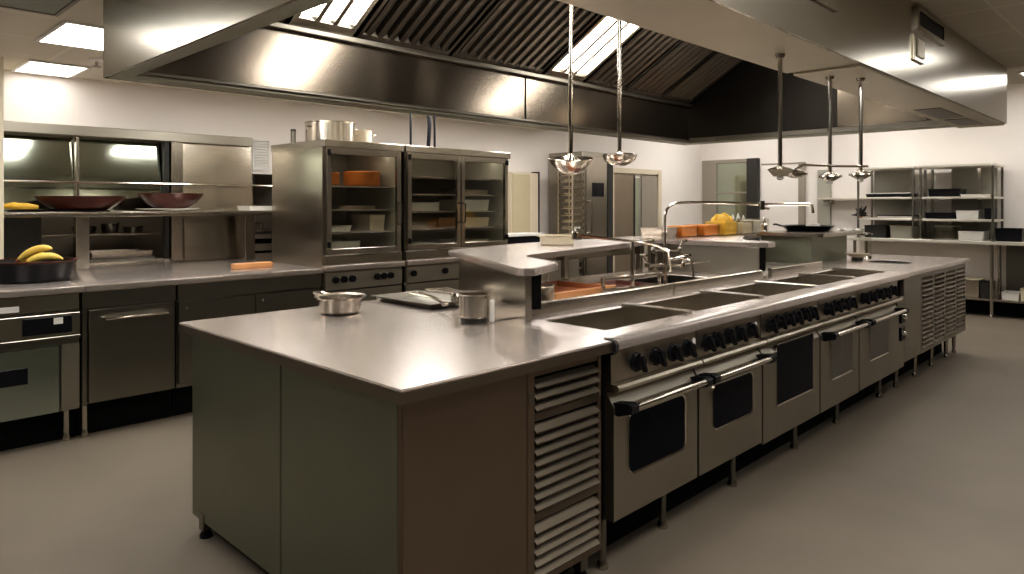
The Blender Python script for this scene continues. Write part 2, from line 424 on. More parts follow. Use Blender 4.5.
add('inner_wall', lambda bm: box(bm, IX1, IX1 + .012, IY0, IY1, HB + .014, FZ), 'hood_in', H)
add('inner_end', lambda bm: box(bm, IX0, -2.12, IY1, IY1 + .012, HB + .014, RZ + .05), 'hood_shade', H)  # dark part of the end wall: shade put into the colour
add('inner_end', lambda bm: box(bm, -2.12, IX1, IY1 - .01, IY1 + .012, HB + .014, RZ + .05), 'hood_in', H)  # same wall in lighter steel: reflected lamp light put into the colour
add('inner_end', lambda bm: box(bm, IX0, IX1, IY0 - .012, IY0, HB + .014, RZ + .05), 'hood_shade', H)
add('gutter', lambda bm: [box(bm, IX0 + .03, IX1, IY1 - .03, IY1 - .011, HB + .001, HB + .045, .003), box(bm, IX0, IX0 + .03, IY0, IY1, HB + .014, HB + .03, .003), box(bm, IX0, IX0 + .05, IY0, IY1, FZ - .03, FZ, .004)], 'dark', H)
# plenum roof above the filters keeps the shell closed
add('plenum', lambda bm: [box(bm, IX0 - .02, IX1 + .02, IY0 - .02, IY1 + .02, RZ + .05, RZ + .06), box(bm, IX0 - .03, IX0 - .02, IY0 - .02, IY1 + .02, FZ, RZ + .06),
                          box(bm, IX1 + .02, IX1 + .03, IY0 - .02, IY1 + .02, FZ, RZ + .06)], 'hood_shade', H)
def slope_pt(x, off=0.0):
    return FZ + SL * (x - IX0) + off
def slope_box(bm, x0, x1, y0, y1, off0, off1, mirror=False):
    """box lying in the filter plane, off = distance below/above it"""
    def P(x, y, o):
        z = slope_pt(x, o)
        return ((2 * RXM - x) if mirror else x, y, z)
    c = [bm.verts.new(P(x, y, o)) for o in (off0, off1) for y in (y0, y1) for x in (x0, x1)]
    for f in ((0, 1, 3, 2), (4, 6, 7, 5), (0, 4, 5, 1), (2, 3, 7, 6), (0, 2, 6, 4), (1, 5, 7, 3)): bm.faces.new([c[i] for i in f])
FX0, FX1 = IX0 + .05, RXM - .02
def baffle(y0, y1, mirror=False):
    bm = B(); e = .022
    slope_box(bm, FX0, FX1, y0, y0 + e, -.03, .01, mirror); slope_box(bm, FX0, FX1, y1 - e, y1, -.03, .01, mirror)
    slope_box(bm, FX0, FX0 + .03, y0 + e, y1 - e, -.03, .01, mirror); slope_box(bm, FX1 - .03, FX1, y0 + e, y1 - e, -.03, .01, mirror)
    f = obj('baffle_filter', bm, 'baffle', H)
    bm = B(); n = max(3, round((y1 - y0 - 2 * e) / .078)); st = (y1 - y0 - 2 * e) / n
    for k in range(n):
        a = y0 + e + k * st
        def P(x, y, o): return bm.verts.new(((2 * RXM - x) if mirror else x, y, slope_pt(x, o)))
        sec = [(a + st * .10, .0), (a + st * .22, -.024), (a + st * .5, -.034), (a + st * .78, -.024), (a + st * .90, .0)]
        lo = [P(FX0 + .02, y, o) for y, o in sec]; hi = [P(FX1 - .02, y, o) for y, o in sec]
        for i in range(4): bm.faces.new((lo[i], lo[i + 1], hi[i + 1], hi[i]))
        bm.faces.new(lo); bm.faces.new(hi)
    obj('baffle_ribs', bm, 'baffle', f)
for mir in (False, True):
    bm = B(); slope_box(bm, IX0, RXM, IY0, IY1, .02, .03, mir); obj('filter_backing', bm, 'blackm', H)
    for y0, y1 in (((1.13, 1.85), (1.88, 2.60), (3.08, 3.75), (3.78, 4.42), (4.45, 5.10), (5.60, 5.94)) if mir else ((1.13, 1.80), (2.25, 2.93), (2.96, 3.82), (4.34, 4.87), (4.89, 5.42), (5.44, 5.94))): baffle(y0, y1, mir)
    for y0, y1 in (((2.63, 3.05), (5.13, 5.57)) if mir else ((1.83, 2.22), (3.86, 4.30))):  # mirrored-bank lamps are unseen, added to reflect in the inner wall
        def fr(bm, y0=y0, y1=y1, mir=mir):
            slope_box(bm, FX0, FX1, y0, y0 + .03, -.03, .015, mir); slope_box(bm, FX0, FX1, y1 - .03, y1, -.03, .015, mir)
            slope_box(bm, FX0, FX0 + .05, y0 + .03, y1 - .03, -.03, .015, mir); slope_box(bm, FX1 - .05, FX1, y0 + .03, y1 - .03, -.03, .015, mir)
        f = add('light_housing', fr, 'hood_out', H)
        add('light_lens', lambda bm: slope_box(bm, FX0 + .05, FX1 - .05, y0 + .03, y1 - .03, -.006, .002, mir), 'lamph', f)
        add('lamp_bars', lambda bm: [slope_box(bm, FX0 + .05, FX1 - .05, y0 + (y1 - y0) * q - .014, y0 + (y1 - y0) * q + .014, -.03, -.006, mir) for q in (.36, .64)], 'edge', f)
add('filter_ridge', lambda bm: box(bm, RXM - .03, RXM + .03, IY0, IY1, RZ - .02, RZ + .03, .004), 'dark', H)
# fittings on the aisle-side face
def fn(bm):
    box(bm, HX1, HX1 + .012, 2.0, 2.8, 2.15, 2.36, .003)
add('access_hatch', fn, 'hood_out', H)
f = add('grille_frame', lambda bm: [box(bm, HX1, HX1 + .016, 3.84, 3.87, 2.27, 2.385), box(bm, HX1, HX1 + .016, 4.33, 4.36, 2.27, 2.385), box(bm, HX1, HX1 + .016, 3.87, 4.33, 2.27, 2.295), box(bm, HX1, HX1 + .016, 3.87, 4.33, 2.365, 2.385)], 'hood_out', H)
add('grille', lambda bm: [box(bm, HX1, HX1 + .004, 3.87, 4.33, 2.295, 2.365)] + [box(bm, HX1 + .004, HX1 + .010, 3.87, 4.33, 2.30 + q * .013, 2.305 + q * .013) for q in range(5)], 'darkj', f)
f = add('switch_plate', lambda bm: box(bm, HX1, HX1 + .012, 3.80, 3.97, 2.115, 2.245, .003), 'hood_out', H)
add('switch_cover', lambda bm: box(bm, HX1 + .012, HX1 + .02, 3.83, 3.945, 2.135, 2.225, .003), 'soffit', f)

# ------------------------------------------------------------------ island: prep counter at the near end
PX0, PX1, PY0, PY1 = -3.175, -1.57, 1.165, 2.145
P = thing('prep_counter', 'wide stainless prep counter with louvered side at the near island end', 'counter', (-2.37, 1.64, 0))
def fn(bm):
    prism(bm, [(PX0, PY0), (PX1, PY0), (PX1, PY1), (PX0, PY1)], .891, .900)
    bmesh.ops.bevel(bm, geom=[e for e in bm.edges if max(v.co.z for v in e.verts) > .89 and min(v.co.z for v in e.verts) > .89], offset=.004, segments=2, affect='EDGES')
add('countertop', fn, 'top', P)
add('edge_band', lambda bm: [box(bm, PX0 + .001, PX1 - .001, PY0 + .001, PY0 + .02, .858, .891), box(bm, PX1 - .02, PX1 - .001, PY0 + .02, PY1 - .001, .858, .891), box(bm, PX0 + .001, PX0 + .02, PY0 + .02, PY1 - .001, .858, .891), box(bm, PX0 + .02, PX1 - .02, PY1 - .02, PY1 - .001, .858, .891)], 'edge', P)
bx('end_panel', 'panel', P, -3.125, -2.335, 1.205, 1.225, .068, .858, .003)
bx('end_panel', 'panel', P, -2.329, -1.64, 1.205, 1.225, .068, .858, .003)
add('side_panel', lambda bm: box(bm, -1.64, -1.615, 1.205, 1.72, .068, .858, .002), 'brown', P)
add('back_side_panel', lambda bm: box(bm, -3.125, -3.10, 1.225, 2.09, .068, .858, .002), 'panel', P)
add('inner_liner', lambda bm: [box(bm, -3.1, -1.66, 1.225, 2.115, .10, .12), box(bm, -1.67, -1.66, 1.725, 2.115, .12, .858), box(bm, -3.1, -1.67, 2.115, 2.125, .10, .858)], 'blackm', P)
add('shade_kick_plate', lambda bm: [box(bm, -2.92, -1.74, 1.30, 1.31, 0, .10), box(bm, -1.75, -1.74, 1.31, 2.1, 0, .10)], 'blackm', P)  # black sheets stand in for the shade under the prep counter
L = add('louver_frame', lambda bm: [box(bm, -1.645, -1.612, 1.72, 1.757, .11, .858, .003), box(bm, -1.645, -1.612, 2.108, 2.128, .11, .858, .003),
                                  box(bm, -1.645, -1.616, 1.757, 2.108, .825, .858, .002), box(bm, -1.645, -1.612, 1.757, 2.108, .11, .135, .003)], 'brown', P)
def slats(bm, xf, y0, y1, z0, z1, n, flat=()):
    st = (z1 - z0) / n
    for k in range(n):
        z = z0 + k * st
        if k in flat:
            box(bm, xf - .03, xf - .002, y0, y1, z + .004, z + st - .004, .002)
        else:
            prism(bm, [(xf + .008, z + .002), (xf + .008, z + .007), (xf - .018, z + st * .80), (xf - .02, z + st * .80 - .005)], y0, y1, 'xz')
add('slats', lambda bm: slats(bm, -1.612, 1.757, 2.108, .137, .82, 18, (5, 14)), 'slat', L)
add('label_plate', lambda bm: box(bm, -1.612, -1.609, 1.725, 1.752, .735, .775), 'dark', L)
for x, y in ((-3.02, 1.222), (-1.70, 1.28), (-1.68, 2.085), (-3.02, 2.05)):
    lg = add('leg', lambda bm: box(bm, x - .022, x + .022, y - .022, y + .022, .03, .11, .003), 'dark', P)
    add('foot', lambda bm: lathe(bm, [(0, 0), (.026, 0), (.026, .012), (.016, .03), (0, .03)], (x, y, 0), 14), 'black', lg)

# ------------------------------------------------------------------ island: well range top and ovens
RXF = -1.56
WELLS = ((2.32, 2.93), (3.05, 3.70), (3.82, 4.42), (4.56, 5.12), (5.26, 5.78))
R = thing('cooking_range', 'long stainless range top with five sunken square wells beside the prep counter', 'range', (-1.9, 4.0, .855))
def fn(bm):
    z0, z1 = .872, .898
    box(bm, -2.20, -2.08, 2.15, 5.87, z0, z1, .003); box(bm, -1.735, -1.62, 2.15, 5.87, z0, z1, .002)
    ys = [2.15] + [y for w in WELLS for y in w] + [5.87]
    for a, b in zip(ys[0::2], ys[1::2]): box(bm, -2.08, -1.735, a, b, z0, z1, .003)
add('top_frame', fn, 'top', R)
for k, (a, b) in enumerate(WELLS):
    def fn(bm):
        z0, z1 = .79, .893; t = .006
        x0, x1 = -2.08, -1.735
        box(bm, x0, x1, a, b, z0, z0 + t); box(bm, x0, x0 + t, a, b, z0 + t, z1); box(bm, x1 - t, x1, a, b, z0 + t, z1)
        box(bm, x0 + t, x1 - t, a, a + t, z0 + t, z1); box(bm, x0 + t, x1 - t, b - t, b, z0 + t, z1 + .012)
    add('well', fn, 'steel', R)
    add('well_rim', lambda bm: [box(bm, -2.095, -1.72, b - .004, b + .05, .898, .912, .003)], 'steel', R)
ys = (2.15, 2.78, 3.52, 4.25, 5.02, 5.87)
sec = [(-1.63, .858), (-1.572, .858), (RXF, .866), (RXF, .886), (-1.568, .900), (-1.585, .906), (-1.63, .906)]
for a, b in zip(ys, ys[1:]):
    add('bullnose', lambda bm: prism(bm, sec, a + (.012 if a < 2.2 else .002), b - .002, 'xz'), 'top', R)
add('end_cap', lambda bm: prism(bm, [(-1.61, .845), (-1.575, .845), (RXF + .001, .862), (RXF + .001, .887), (-1.568, .8995), (-1.585, .904), (-1.61, .904)], 2.1465, 2.166, 'xz'), 'darkj', R)
for a, b in ((2.335, 3.60), (3.62, 4.775), (4.92, 5.87)):
    add('backsplash', lambda bm: box(bm, -2.232, -2.203, a, b, .86, .952, .005), 'steel', R)

def knob(parent, y, z=.79, r=.03):
    k = add('knob', lambda bm: [lathe(bm, [(0, 0), (r * 1.05, 0), (r * 1.05, .01), (r * .85, .014), (r * .72, .036), (0, .038)], (-1.598, y, z), 18, 'x'),
                                box(bm, -1.575, -1.553, y - .009, y + .009, z - r * 1.15, z + r * 1.15, .004, 1,
                                    Matrix.Translation((0, y, z)) @ Matrix.Rotation(random.choice((.5, .75, .6)), 4, 'X') @ Matrix.Translation((0, -y, -z)))], 'black', parent)
    return k

def oven(y0, y1, label, win, glass='bglass', handle=True, knobs=(), zb=.20, round_=.035, hpart=None):
    t = thing('range_oven', label, 'oven', (-1.9, (y0 + y1) / 2, 0), 'ovens under the range top')
    add('oven_body', lambda bm: [box(bm, -2.19, -1.63, y0, y0 + .012, zb, .712), box(bm, -2.19, -1.63, y1 - .012, y1, zb, .712), box(bm, -2.19, -2.17, y0, y1, zb, .712), box(bm, -1.66, -1.642, y0 + .012, y1 - .012, .712, .855),
                                 box(bm, -2.17, -1.63, y0 + .012, y1 - .012, zb, zb + .02), box(bm, -1.65, -1.632, y0 + .012, y1 - .012, zb + .02, .71)], 'dark', t)
    cp = add('control_panel', lambda bm: prism(bm, [(-1.64, .73), (-1.598, .73), (-1.598, .852), (-1.64, .856)], y0 + .003, y1 - .003, 'xz'), 'lou', t)
    for y in knobs: knob(cp, y, .79 + random.uniform(-.004, .004), .037)
    add('pilot_light', lambda bm: box(bm, -1.598, -1.592, knobs[-1] + .05, knobs[-1] + .075, .79, .825, .002), 'label', cp)
    add('guard_rail', lambda bm: prism(bm, [(-1.63, .700), (-1.575, .700), (-1.562, .707), (-1.560, .718), (-1.568, .727), (-1.63, .730)], y0 + .002, y1 - .002, 'xz'), 'lou', t)
    bx('shade_kick_plate', 'blackm', t, -1.76, -1.75, y0, y1, 0, zb, 0)  # black sheet in place of the shadow under the oven
    dz0, dz1 = zb + .004, .69
    dr = add('door', lambda bm: prism(bm, [(-1.628, dz0), (-1.590, dz0), (-1.587, dz0 + .004), (-1.587, .640), (-1.595, .652), (-1.622, dz1), (-1.628, dz1)], y0 + .006, y1 - .006, 'xz'), 'oven', t)
    a, b, c, e = win
    add('window', lambda bm: prism(bm, rrect(a, b, c, e, round_), -1.589, -1.584, 'yz'), glass, dr)
    def rim(bm):
        o = rrect(a - .007, b + .007, c - .007, e + .007, round_ + .006); i = rrect(a, b, c, e, round_)
        n = len(o)
        vo = [bm.verts.new((-1.587, y, z)) for y, z in o]; vm = [bm.verts.new((-1.581, y, z)) for y, z in o]; vi = [bm.verts.new((-1.5835, y, z)) for y, z in i]
        for k in range(n):
            q = (k + 1) % n
            bm.faces.new((vo[k], vo[q], vm[q], vm[k])); bm.faces.new((vm[k], vm[q], vi[q], vi[k]))
    add('window_rim', rim, 'chrome', dr)
    if handle:
        h0, h1 = handle if isinstance(handle, tuple) else (y0 + .03, y1 - .01)
        add('handle', lambda bm: tube(bm, [(-1.525, h0, .645), (-1.525, h1, .645)], .014, 12), 'chrome', dr)
        for y in (h0 + .012, h1 - .012):
            add('handle_bracket', lambda bm: prism(bm, [(-1.60, .615), (-1.575, .608), (-1.512, .628), (-1.510, .655), (-1.53, .664), (-1.60, .655)], y - .028, y + .02, 'xz'), 'black', dr)
    for x, y in ((-1.68, y1 - .14), (-2.12, y0 + .08), (-2.12, y1 - .08)) + (((-1.66, y0 + .03),) if y0 < 2.2 else ()):
        lg = add('leg', lambda bm: tube(bm, [(x, y, .03), (x, y, zb + .004)], .016, 12), 'dark', t)
        add('foot', lambda bm: lathe(bm, [(0, 0), (.024, 0), (.024, .012), (.014, .034), (0, .034)], (x, y, 0), 12), 'steel', lg)
    return t
oven(2.165, 2.795, 'first range oven next to the prep counter, black rounded window and bar handle', (2.265, 2.68, .365, .595), knobs=(2.33, 2.47, 2.60, 2.71))
oven(2.80, 3.435, 'second range oven from the prep counter, black rounded window and bar handle', (2.925, 3.32, .385, .585), knobs=(2.88, 2.97, 3.08, 3.19, 3.31))
oven(3.44, 4.19, 'range oven with the tallest square black window and no bar handle', (3.60, 4.08, .36, .675), handle=None, round_=.012, knobs=(3.53, 3.64, 3.75, 3.86, 3.97, 4.08), zb=.185)
oven(4.195, 4.85, 'range oven with narrow grey window beside the tall black window', (4.36, 4.72, .36, .62), 'gglass', (4.25, 4.84), round_=.012, knobs=(4.32, 4.45, 4.58, 4.71), zb=.185)
o5 = oven(4.855, 5.70, 'range oven with grey window and two black side switches by the louvered cabinet', (5.05, 5.45, .365, .61), 'gglass', (4.91, 5.66), round_=.012, knobs=(4.95, 5.1, 5.25, 5.4, 5.55), zb=.19)
sw = bx('switch_panel', 'oven', o5, -1.63, -1.598, 5.70, 5.865, .19, .72)
for z in (.40, .53):
    s_ = bx('switch', 'black', sw, -1.598, -1.58, 5.735, 5.835, z, z + .10)
    add('switch_knob', lambda bm: lathe(bm, [(0, 0), (.022, 0), (.018, .02), (0, .02)], (-1.58, 5.79, z + .05), 14, 'x'), 'chrome', s_)

# ------------------------------------------------------------------ island: far louvered cabinet and rear worktop
E_ = thing('louvered_cabinet', 'far end island cabinet with louvered bays under a plain steel top', 'cabinet', (-1.9, 6.9, 0))
add('cabinet_body', lambda bm: [box(bm, -2.19, -1.645, 5.875, 7.84, .215, .235), box(bm, -2.19, -2.17, 5.875, 7.84, .235, .858), box(bm, -2.17, -1.63, 5.875, 5.89, .235, .858), box(bm, -1.66, -1.65, 5.89, 7.82, .235, .858)], 'dark', E_)
bx('shade_kick_plate', 'blackm', E_, -1.78, -1.77, 5.88, 7.7, 0, .215, 0)  # black sheet standing in for shade below the louvered bays
bx('end_panel', 'panel', E_, -2.19, -1.605, 7.825, 7.845, .215, .858)
bx('bay_panel', 'oven', E_, -1.65, -1.60, 5.875, 6.32, .215, .855)
for a, b in ((6.325, 6.695), (6.70, 7.07), (7.075, 7.445), (7.45, 7.82)):
    f = add('louver_frame', lambda bm: [box(bm, -1.65, -1.60, a, a + .03, .215, .855), box(bm, -1.65, -1.60, b - .03, b, .215, .855), box(bm, -1.65, -1.60, a + .03, b - .03, .82, .855), box(bm, -1.65, -1.60, a + .03, b - .03, .215, .245)], 'oven', E_)
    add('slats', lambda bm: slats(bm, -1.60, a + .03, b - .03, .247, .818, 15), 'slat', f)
for y in (5.95, 6.45, 6.95, 7.45, 7.74):
    lg = add('leg', lambda bm: tube(bm, [(-1.68, y, .03), (-1.68, y, .218)], [.014, .022], 12), 'steel', E_)
    add('foot', lambda bm: lathe(bm, [(0, 0), (.02, 0), (.02, .012), (.013, .034), (0, .034)], (-1.68, y, 0), 12), 'steel', lg)
W = thing('island_worktop', 'stainless rear worktop of the island running behind the range top wells', 'worktop', (-2.7, 4.9, .86))
SINK = ((-2.78, -2.42, 3.72, 4.52),)
def fn(bm):
    z0, z1 = .862, .899
    box(bm, -3.175, -2.235, 2.148, 3.72, z0, z1, .004); box(bm, -3.175, -2.80, 3.72, 4.52, z0, z1, .004); box(bm, -2.40, -2.235, 3.72, 4.52, z0, z1, .004)
    box(bm, -3.175, -2.235, 4.52, 5.875, z0, z1, .004)
    box(bm, -3.175, -1.575, 5.876, 7.875, z0, z1, .004)
add('worktop', fn, 'top', W)
def fn(bm):
    x0, x1, a, b, z0, z1, t = -2.80, -2.40, 3.72, 4.52, .70, .894, .006
    box(bm, x0, x1, a, b, z0, z0 + t); box(bm, x0, x0 + t, a, b, z0 + t, z1); box(bm, x1 - t, x1, a, b, z0 + t, z1); box(bm, x0 + t, x1 - t, a, a + t, z0 + t, z1); box(bm, x0 + t, x1 - t, b - t, b, z0 + t, z1)
add('sink_bowl', fn, 'dark', W)
add('hole_rim', lambda bm: lathe(bm, [(.165, 0), (.175, 0), (.175, .006), (.165, .006), (.155, .003)], (-1.98, 6.85, .899), 32), 'steel', W)
add('hole_cover', lambda bm: lathe(bm, [(0, .002), (.165, .002), (.165, .004), (0, .004)], (-1.98, 6.85, .8985), 32), 'blackm', W)
C = thing('island_base_cabinet', 'stainless base cabinet under the rear worktop facing the wall counter', 'cabinet', (-2.7, 4.9, 0))
add('cabinet_body', lambda bm: [box(bm, -3.10, -2.24, 2.15, 7.84, .15, .695), box(bm, -3.10, -2.9, 2.15, 7.84, .695, .86), box(bm, -2.36, -2.24, 2.15, 7.84, .695, .86), box(bm, -2.9, -2.36, 4.6, 7.84, .695, .86)], 'dark', C)
add('shade_kick_plate', lambda bm: box(bm, -3.0, -2.3, 2.2, 7.75, 0, .15), 'blackm', C)
for k in range(6):
    a = 2.155 + k * .948
    dr = bx('door', 'oven', C, -3.12, -3.10, a, a + .93, .16, .84)
    add('handle', lambda bm: tube(bm, [(-3.12, a + .2, .78), (-3.15, a + .2, .78), (-3.15, a + .73, .78), (-3.12, a + .73, .78)], .008, 8), 'chrome', dr)

# pass shelves standing on the island
S = thing('pass_shelf', 'raised steel pass shelf with slanted solid end behind the prep counter', 'shelf', (-2.9, 3.4, .9))
slab = [(-3.22, 2.74), (-2.10, 2.165), (-2.05, 2.165), (-2.02, 2.20), (-2.14, 2.49), (-2.18, 2.535), (-2.51, 2.66), (-2.60, 2.76), (-2.95, 4.40), (-3.0, 4.76), (-3.46, 4.76), (-3.44, 3.6)]
add('shelf_top', lambda bm: [prism(bm, slab, 1.108, 1.14), bmesh.ops.bevel(bm, geom=[e for e in bm.edges if min(v.co.z for v in e.verts) > 1.13], offset=.006, segments=2, affect='EDGES')], 'top', S)
P1, P2 = Vector((-2.11, 2.235, 0)), Vector((-3.165, 2.775, 0))
dv = (P2 - P1).normalized(); nv = Vector((-dv.y, dv.x, 0)); nv = nv if nv.y > 0 else -nv
add('end_panel', lambda bm: prism(bm, [tuple((P1)[:2]), tuple(P2[:2]), tuple((P2 + nv * .03)[:2]), tuple((P1 + nv * .03)[:2])], .8995, 1.109), 'steel_v', S)
add('end_return', lambda bm: prism(bm, [tuple((P1 + nv * .03)[:2]), tuple((P1 + dv * .03 + nv * .03)[:2]), tuple((P1 + dv * .03 + nv * .075)[:2]), tuple((P1 + nv * .075)[:2])], .95, 1.109), 'blackm', S)
add('back_rail', lambda bm: [box(bm, -3.16, -3.14, 2.85, 4.7, 1.03, 1.108, .003)], 'steel', S)
for x, y in ((-3.12, 3.7), (-3.12, 4.6), (-2.95, 4.55)):
    add('post', lambda bm: box(bm, x - .02, x + .02, y - .02, y + .02, .8995, 1.097, .003), 'steel', S)
S2 = thing('pass_shelf', 'raised steel pass shelf holding the food tubs, solid panel facing the faucet', 'shelf', (-2.8, 5.2, .9))
slab = [(-3.50, 4.775), (-2.36, 4.775), (-2.26, 4.80), (-2.20, 4.86), (-2.22, 5.02), (-2.30, 5.08), (-2.52, 5.14), (-2.62, 5.3), (-2.89, 5.9), (-2.93, 7.0), (-3.5, 7.0)]
add('shelf_top', lambda bm: [prism(bm, slab, 1.105, 1.14), bmesh.ops.bevel(bm, geom=[e for e in bm.edges if min(v.co.z for v in e.verts) > 1.13], offset=.006, segments=2, affect='EDGES')], 'top', S2)
bx('front_panel', 'oven', S2, -3.17, -2.245, 4.79, 4.815, .8995, 1.106)
bx('panel_return', 'blackm', S2, -2.29, -2.26, 4.815, 4.95, .93, 1.106)
for x, y in ((-3.12, 6.9), (-2.98, 6.9), (-3.1, 5.8)):
    add('post', lambda bm: box(bm, x - .02, x + .02, y - .02, y + .02, .8995, 1.106, .003), 'steel', S2)
S3 = thing('pass_shelf', 'low boxy steel stand with overhanging top holding a black pan on the island', 'shelf', (-2.6, 6.6, .9))
bx('stand_body', 'panel', S3, -2.86, -2.40, 6.16, 7.0, .8995, 1.135)
add('stand_top', lambda bm: [prism(bm, rrect(-2.87, -2.28, 6.06, 7.12, .05), 1.135, 1.168), bmesh.ops.bevel(bm, geom=[e for e in bm.edges if min(v.co.z for v in e.verts) > 1.16], offset=.008, segments=2, affect='EDGES')], 'steel', S3)

# ------------------------------------------------------------------ things on the prep counter and island
c = (-2.90, 1.80, .9005)
t = thing('saute_pan', 'small shallow steel pan with wide rim at the prep counter back corner', 'pan', c)
add('pan_body', lambda bm: lathe(bm, [(0, .004), (.088, .004), (.098, .014), (.103, .07), (.122, .078), (.122, .082), (.099, .076), (.094, .02), (0, .012)], c, 36), 'pot', t)
add('pan_base', lambda bm: lathe(bm, [(0, 0), (.086, 0), (.086, .006), (0, .006)], c, 30), 'black', t)
add('pan_handle', lambda bm: tube(bm, [(c[0] - .11, c[1] - .03, .976), (c[0] - .16, c[1] - .045, .985), (c[0] - .165, c[1] - .005, .985), (c[0] - .118, c[1] + .01, .976)], .006, 8), 'pot', t)
c = (-2.265, 2.075, .9005)
t = thing('sauce_pot', 'small tall shiny steel pot standing against the slanted shelf end', 'pot', c)
add('pot_body', lambda bm: lathe(bm, [(0, .02), (.06, .02), (.066, .028), (.066, .118), (.070, .122), (.064, .122), (.062, .03), (0, .026)], c, 32), 'pot', t)
add('pot_base', lambda bm: lathe(bm, [(0, 0), (.058, 0), (.062, .02), (0, .022)], c, 28), 'darkj', t)
add('pot_handle', lambda bm: box(bm, c[0] + .072, c[0] + .086, c[1] + .02, c[1] + .045, .902, 1.0, .005), 'white', t)
c = (-2.40, 2.085, .9005)
t = thing('spice_shaker', 'small clear shaker standing just beside the small tall pot', 'shaker', c)
add('shaker_jar', lambda bm: lathe(bm, [(0, 0), (.024, 0), (.026, .05), (.02, .075), (0, .075)], c, 18), 'clear', t)
add('shaker_cap', lambda bm: lathe(bm, [(0, .075), (.022, .075), (.022, .1), (.014, .11), (0, .11)], c, 18), 'chrome', t)
c = (-2.86, 2.42, .90)
t = thing('sheet_pan', 'long shallow steel sheet pan lying behind the prep counter', 'pan', c)
add('pan_tray', lambda bm: tray(bm, -3.13, -2.66, 2.15, 2.44, .901, .930, .004, .02, .014), 'dark', t)
t = thing('wire_rack', 'round-bar wire rack lying flat next to the long sheet pan', 'rack', (-3.0, 2.55, .9))
add('rack_frame', lambda bm: tube(bm, [(-3.14, 2.50, .93), (-2.86, 2.49, .93), (-2.86, 2.57, .93), (-3.13, 2.64, .93), (-3.14, 2.50, .93)], .005, 8), 'chrome', t)
add('rack_wires', lambda bm: [tube(bm, [(-3.1 + k * .05, 2.50, .935), (-3.1 + k * .05, 2.61 - k * .008, .935)], .003, 6) for k in range(5)], 'chrome', t)
add('rack_feet', lambda bm: [tube(bm, [(x, y, .9), (x, y, .93)], .005, 6) for x, y in ((-3.13, 2.51), (-2.87, 2.50), (-2.87, 2.56), (-3.12, 2.62))], 'chrome', t)
t = thing('kitchen_tongs', 'thin steel tongs lying across the sheet pan toward the shaker', 'tongs', (-2.7, 2.2, .935))
for s in (-1, 1):
    add('tong_arm', lambda bm: tube(bm, [(-2.98, 2.30 + s * .03, .942), (-2.75, 2.24 + s * .012, .947), (-2.55, 2.15, .942)], .006, 8), 'chrome', t)
add('tong_hinge', lambda bm: tube(bm, [(-2.55, 2.135, .942), (-2.55, 2.165, .942)], .010, 8), 'chrome', t)
# utensil pot, wooden trays, faucets behind the wells
c = (-2.41, 2.66, .9005)
t = thing('utensil_pot', 'round steel pot holding two upright utensils beside the brown wooden tray', 'pot', c)
add('pot_body', lambda bm: lathe(bm, [(0, 0), (.07, 0), (.075, .005), (.078, .095), (.084, .10), (.076, .10), (.071, .01), (0, .008)], c, 30), 'pot', t)
for k, (dx, dy) in enumerate(((.0, .01), (.03, .02))):
    u = thing('ladle', ('steel ladle standing upright in the utensil pot, rear one', 'steel ladle standing upright in the utensil pot, front one')[1 - k], 'ladle', (c[0] + dx, c[1] + dy, .91), 'ladles in the utensil pot')
    add('ladle_handle', lambda bm: tube(bm, [(c[0] + dx, c[1] + dy, .93), (c[0] + dx * 1.3, c[1] + dy, 1.07)], .004, 8), 'chrome', u)
    add('ladle_bowl', lambda bm: lathe(bm, [(0, -.012), (.012, -.008), (.018, .006), (.016, .006), (0, -.006)], (c[0] + dx, c[1] + dy, .925), 14), 'chrome', u)
t = thing('wooden_tray', 'reddish brown wooden tray with pale front rim lying behind the first well', 'tray', (-2.7, 3.1, .9))
add('tray_base', lambda bm: tray(bm, -2.86, -2.44, 2.82, 3.32, .901, .94, .01, .012, .0), 'wood', t)
add('tray_rim', lambda bm: [box(bm, -2.44, -2.425, 2.80, 3.34, .905, .946, .004)], 'woodl', t)
t = thing('wooden_tray', 'dark brown wooden tray between the pale-rimmed tray and the sink', 'tray', (-2.55, 3.5, .9))
add('tray_base', lambda bm: tray(bm, -2.66, -2.36, 3.36, 3.66, .901, .932, .01, .012, .0), 'red_dark', t)
add('tray_handle', lambda bm: tube(bm, [(-2.62, 3.34, .93), (-2.54, 3.34, .94), (-2.46, 3.34, .93)], .006, 8), 'woodl', t)

F = thing('prep_faucet', 'short low faucet with a gently curved spout in front of the sink', 'faucet', (-2.33, 3.45, .9))
add('base_bar', lambda bm: [tube(bm, [(-2.37, 3.13, .93), (-2.31, 3.63, .93)], .014, 10), tube(bm, [(-2.37, 3.13, 1.0), (-2.31, 3.63, 1.0)], .010, 10)], 'chrome', F)
for q in (0.02, .5, .98):
    p = Vector((-2.37 + .06 * q, 3.13 + .5 * q, 0))
    add('riser', lambda bm: [tube(bm, [(p.x, p.y, .8995), (p.x, p.y, 1.0 if q != .5 else 1.20)], .012, 10), lathe(bm, [(0, 0), (.024, 0), (.022, .012), (0, .012)], (p.x, p.y, .8995), 14)], 'chrome', F)
add('spout', lambda bm: tube(bm, [(-2.66, 3.25, 1.235), (-2.5, 3.32, 1.215), (-2.35, 3.40, 1.20), (-2.26, 3.50, 1.18), (-2.22, 3.57, 1.14), (-2.22, 3.60, 1.02)], .009, 10), 'chrome', F)
v = add('valve', lambda bm: lathe(bm, [(0, -.02), (.02, -.02), (.02, .02), (.012, .03), (0, .03)], (-2.66, 3.25, 1.225), 14), 'chrome', F)
add('valve_handle', lambda bm: tube(bm, [(-2.66, 3.25, 1.25), (-2.66, 3.25, 1.275), (-2.63, 3.26, 1.275)], .007, 8), 'white', v)

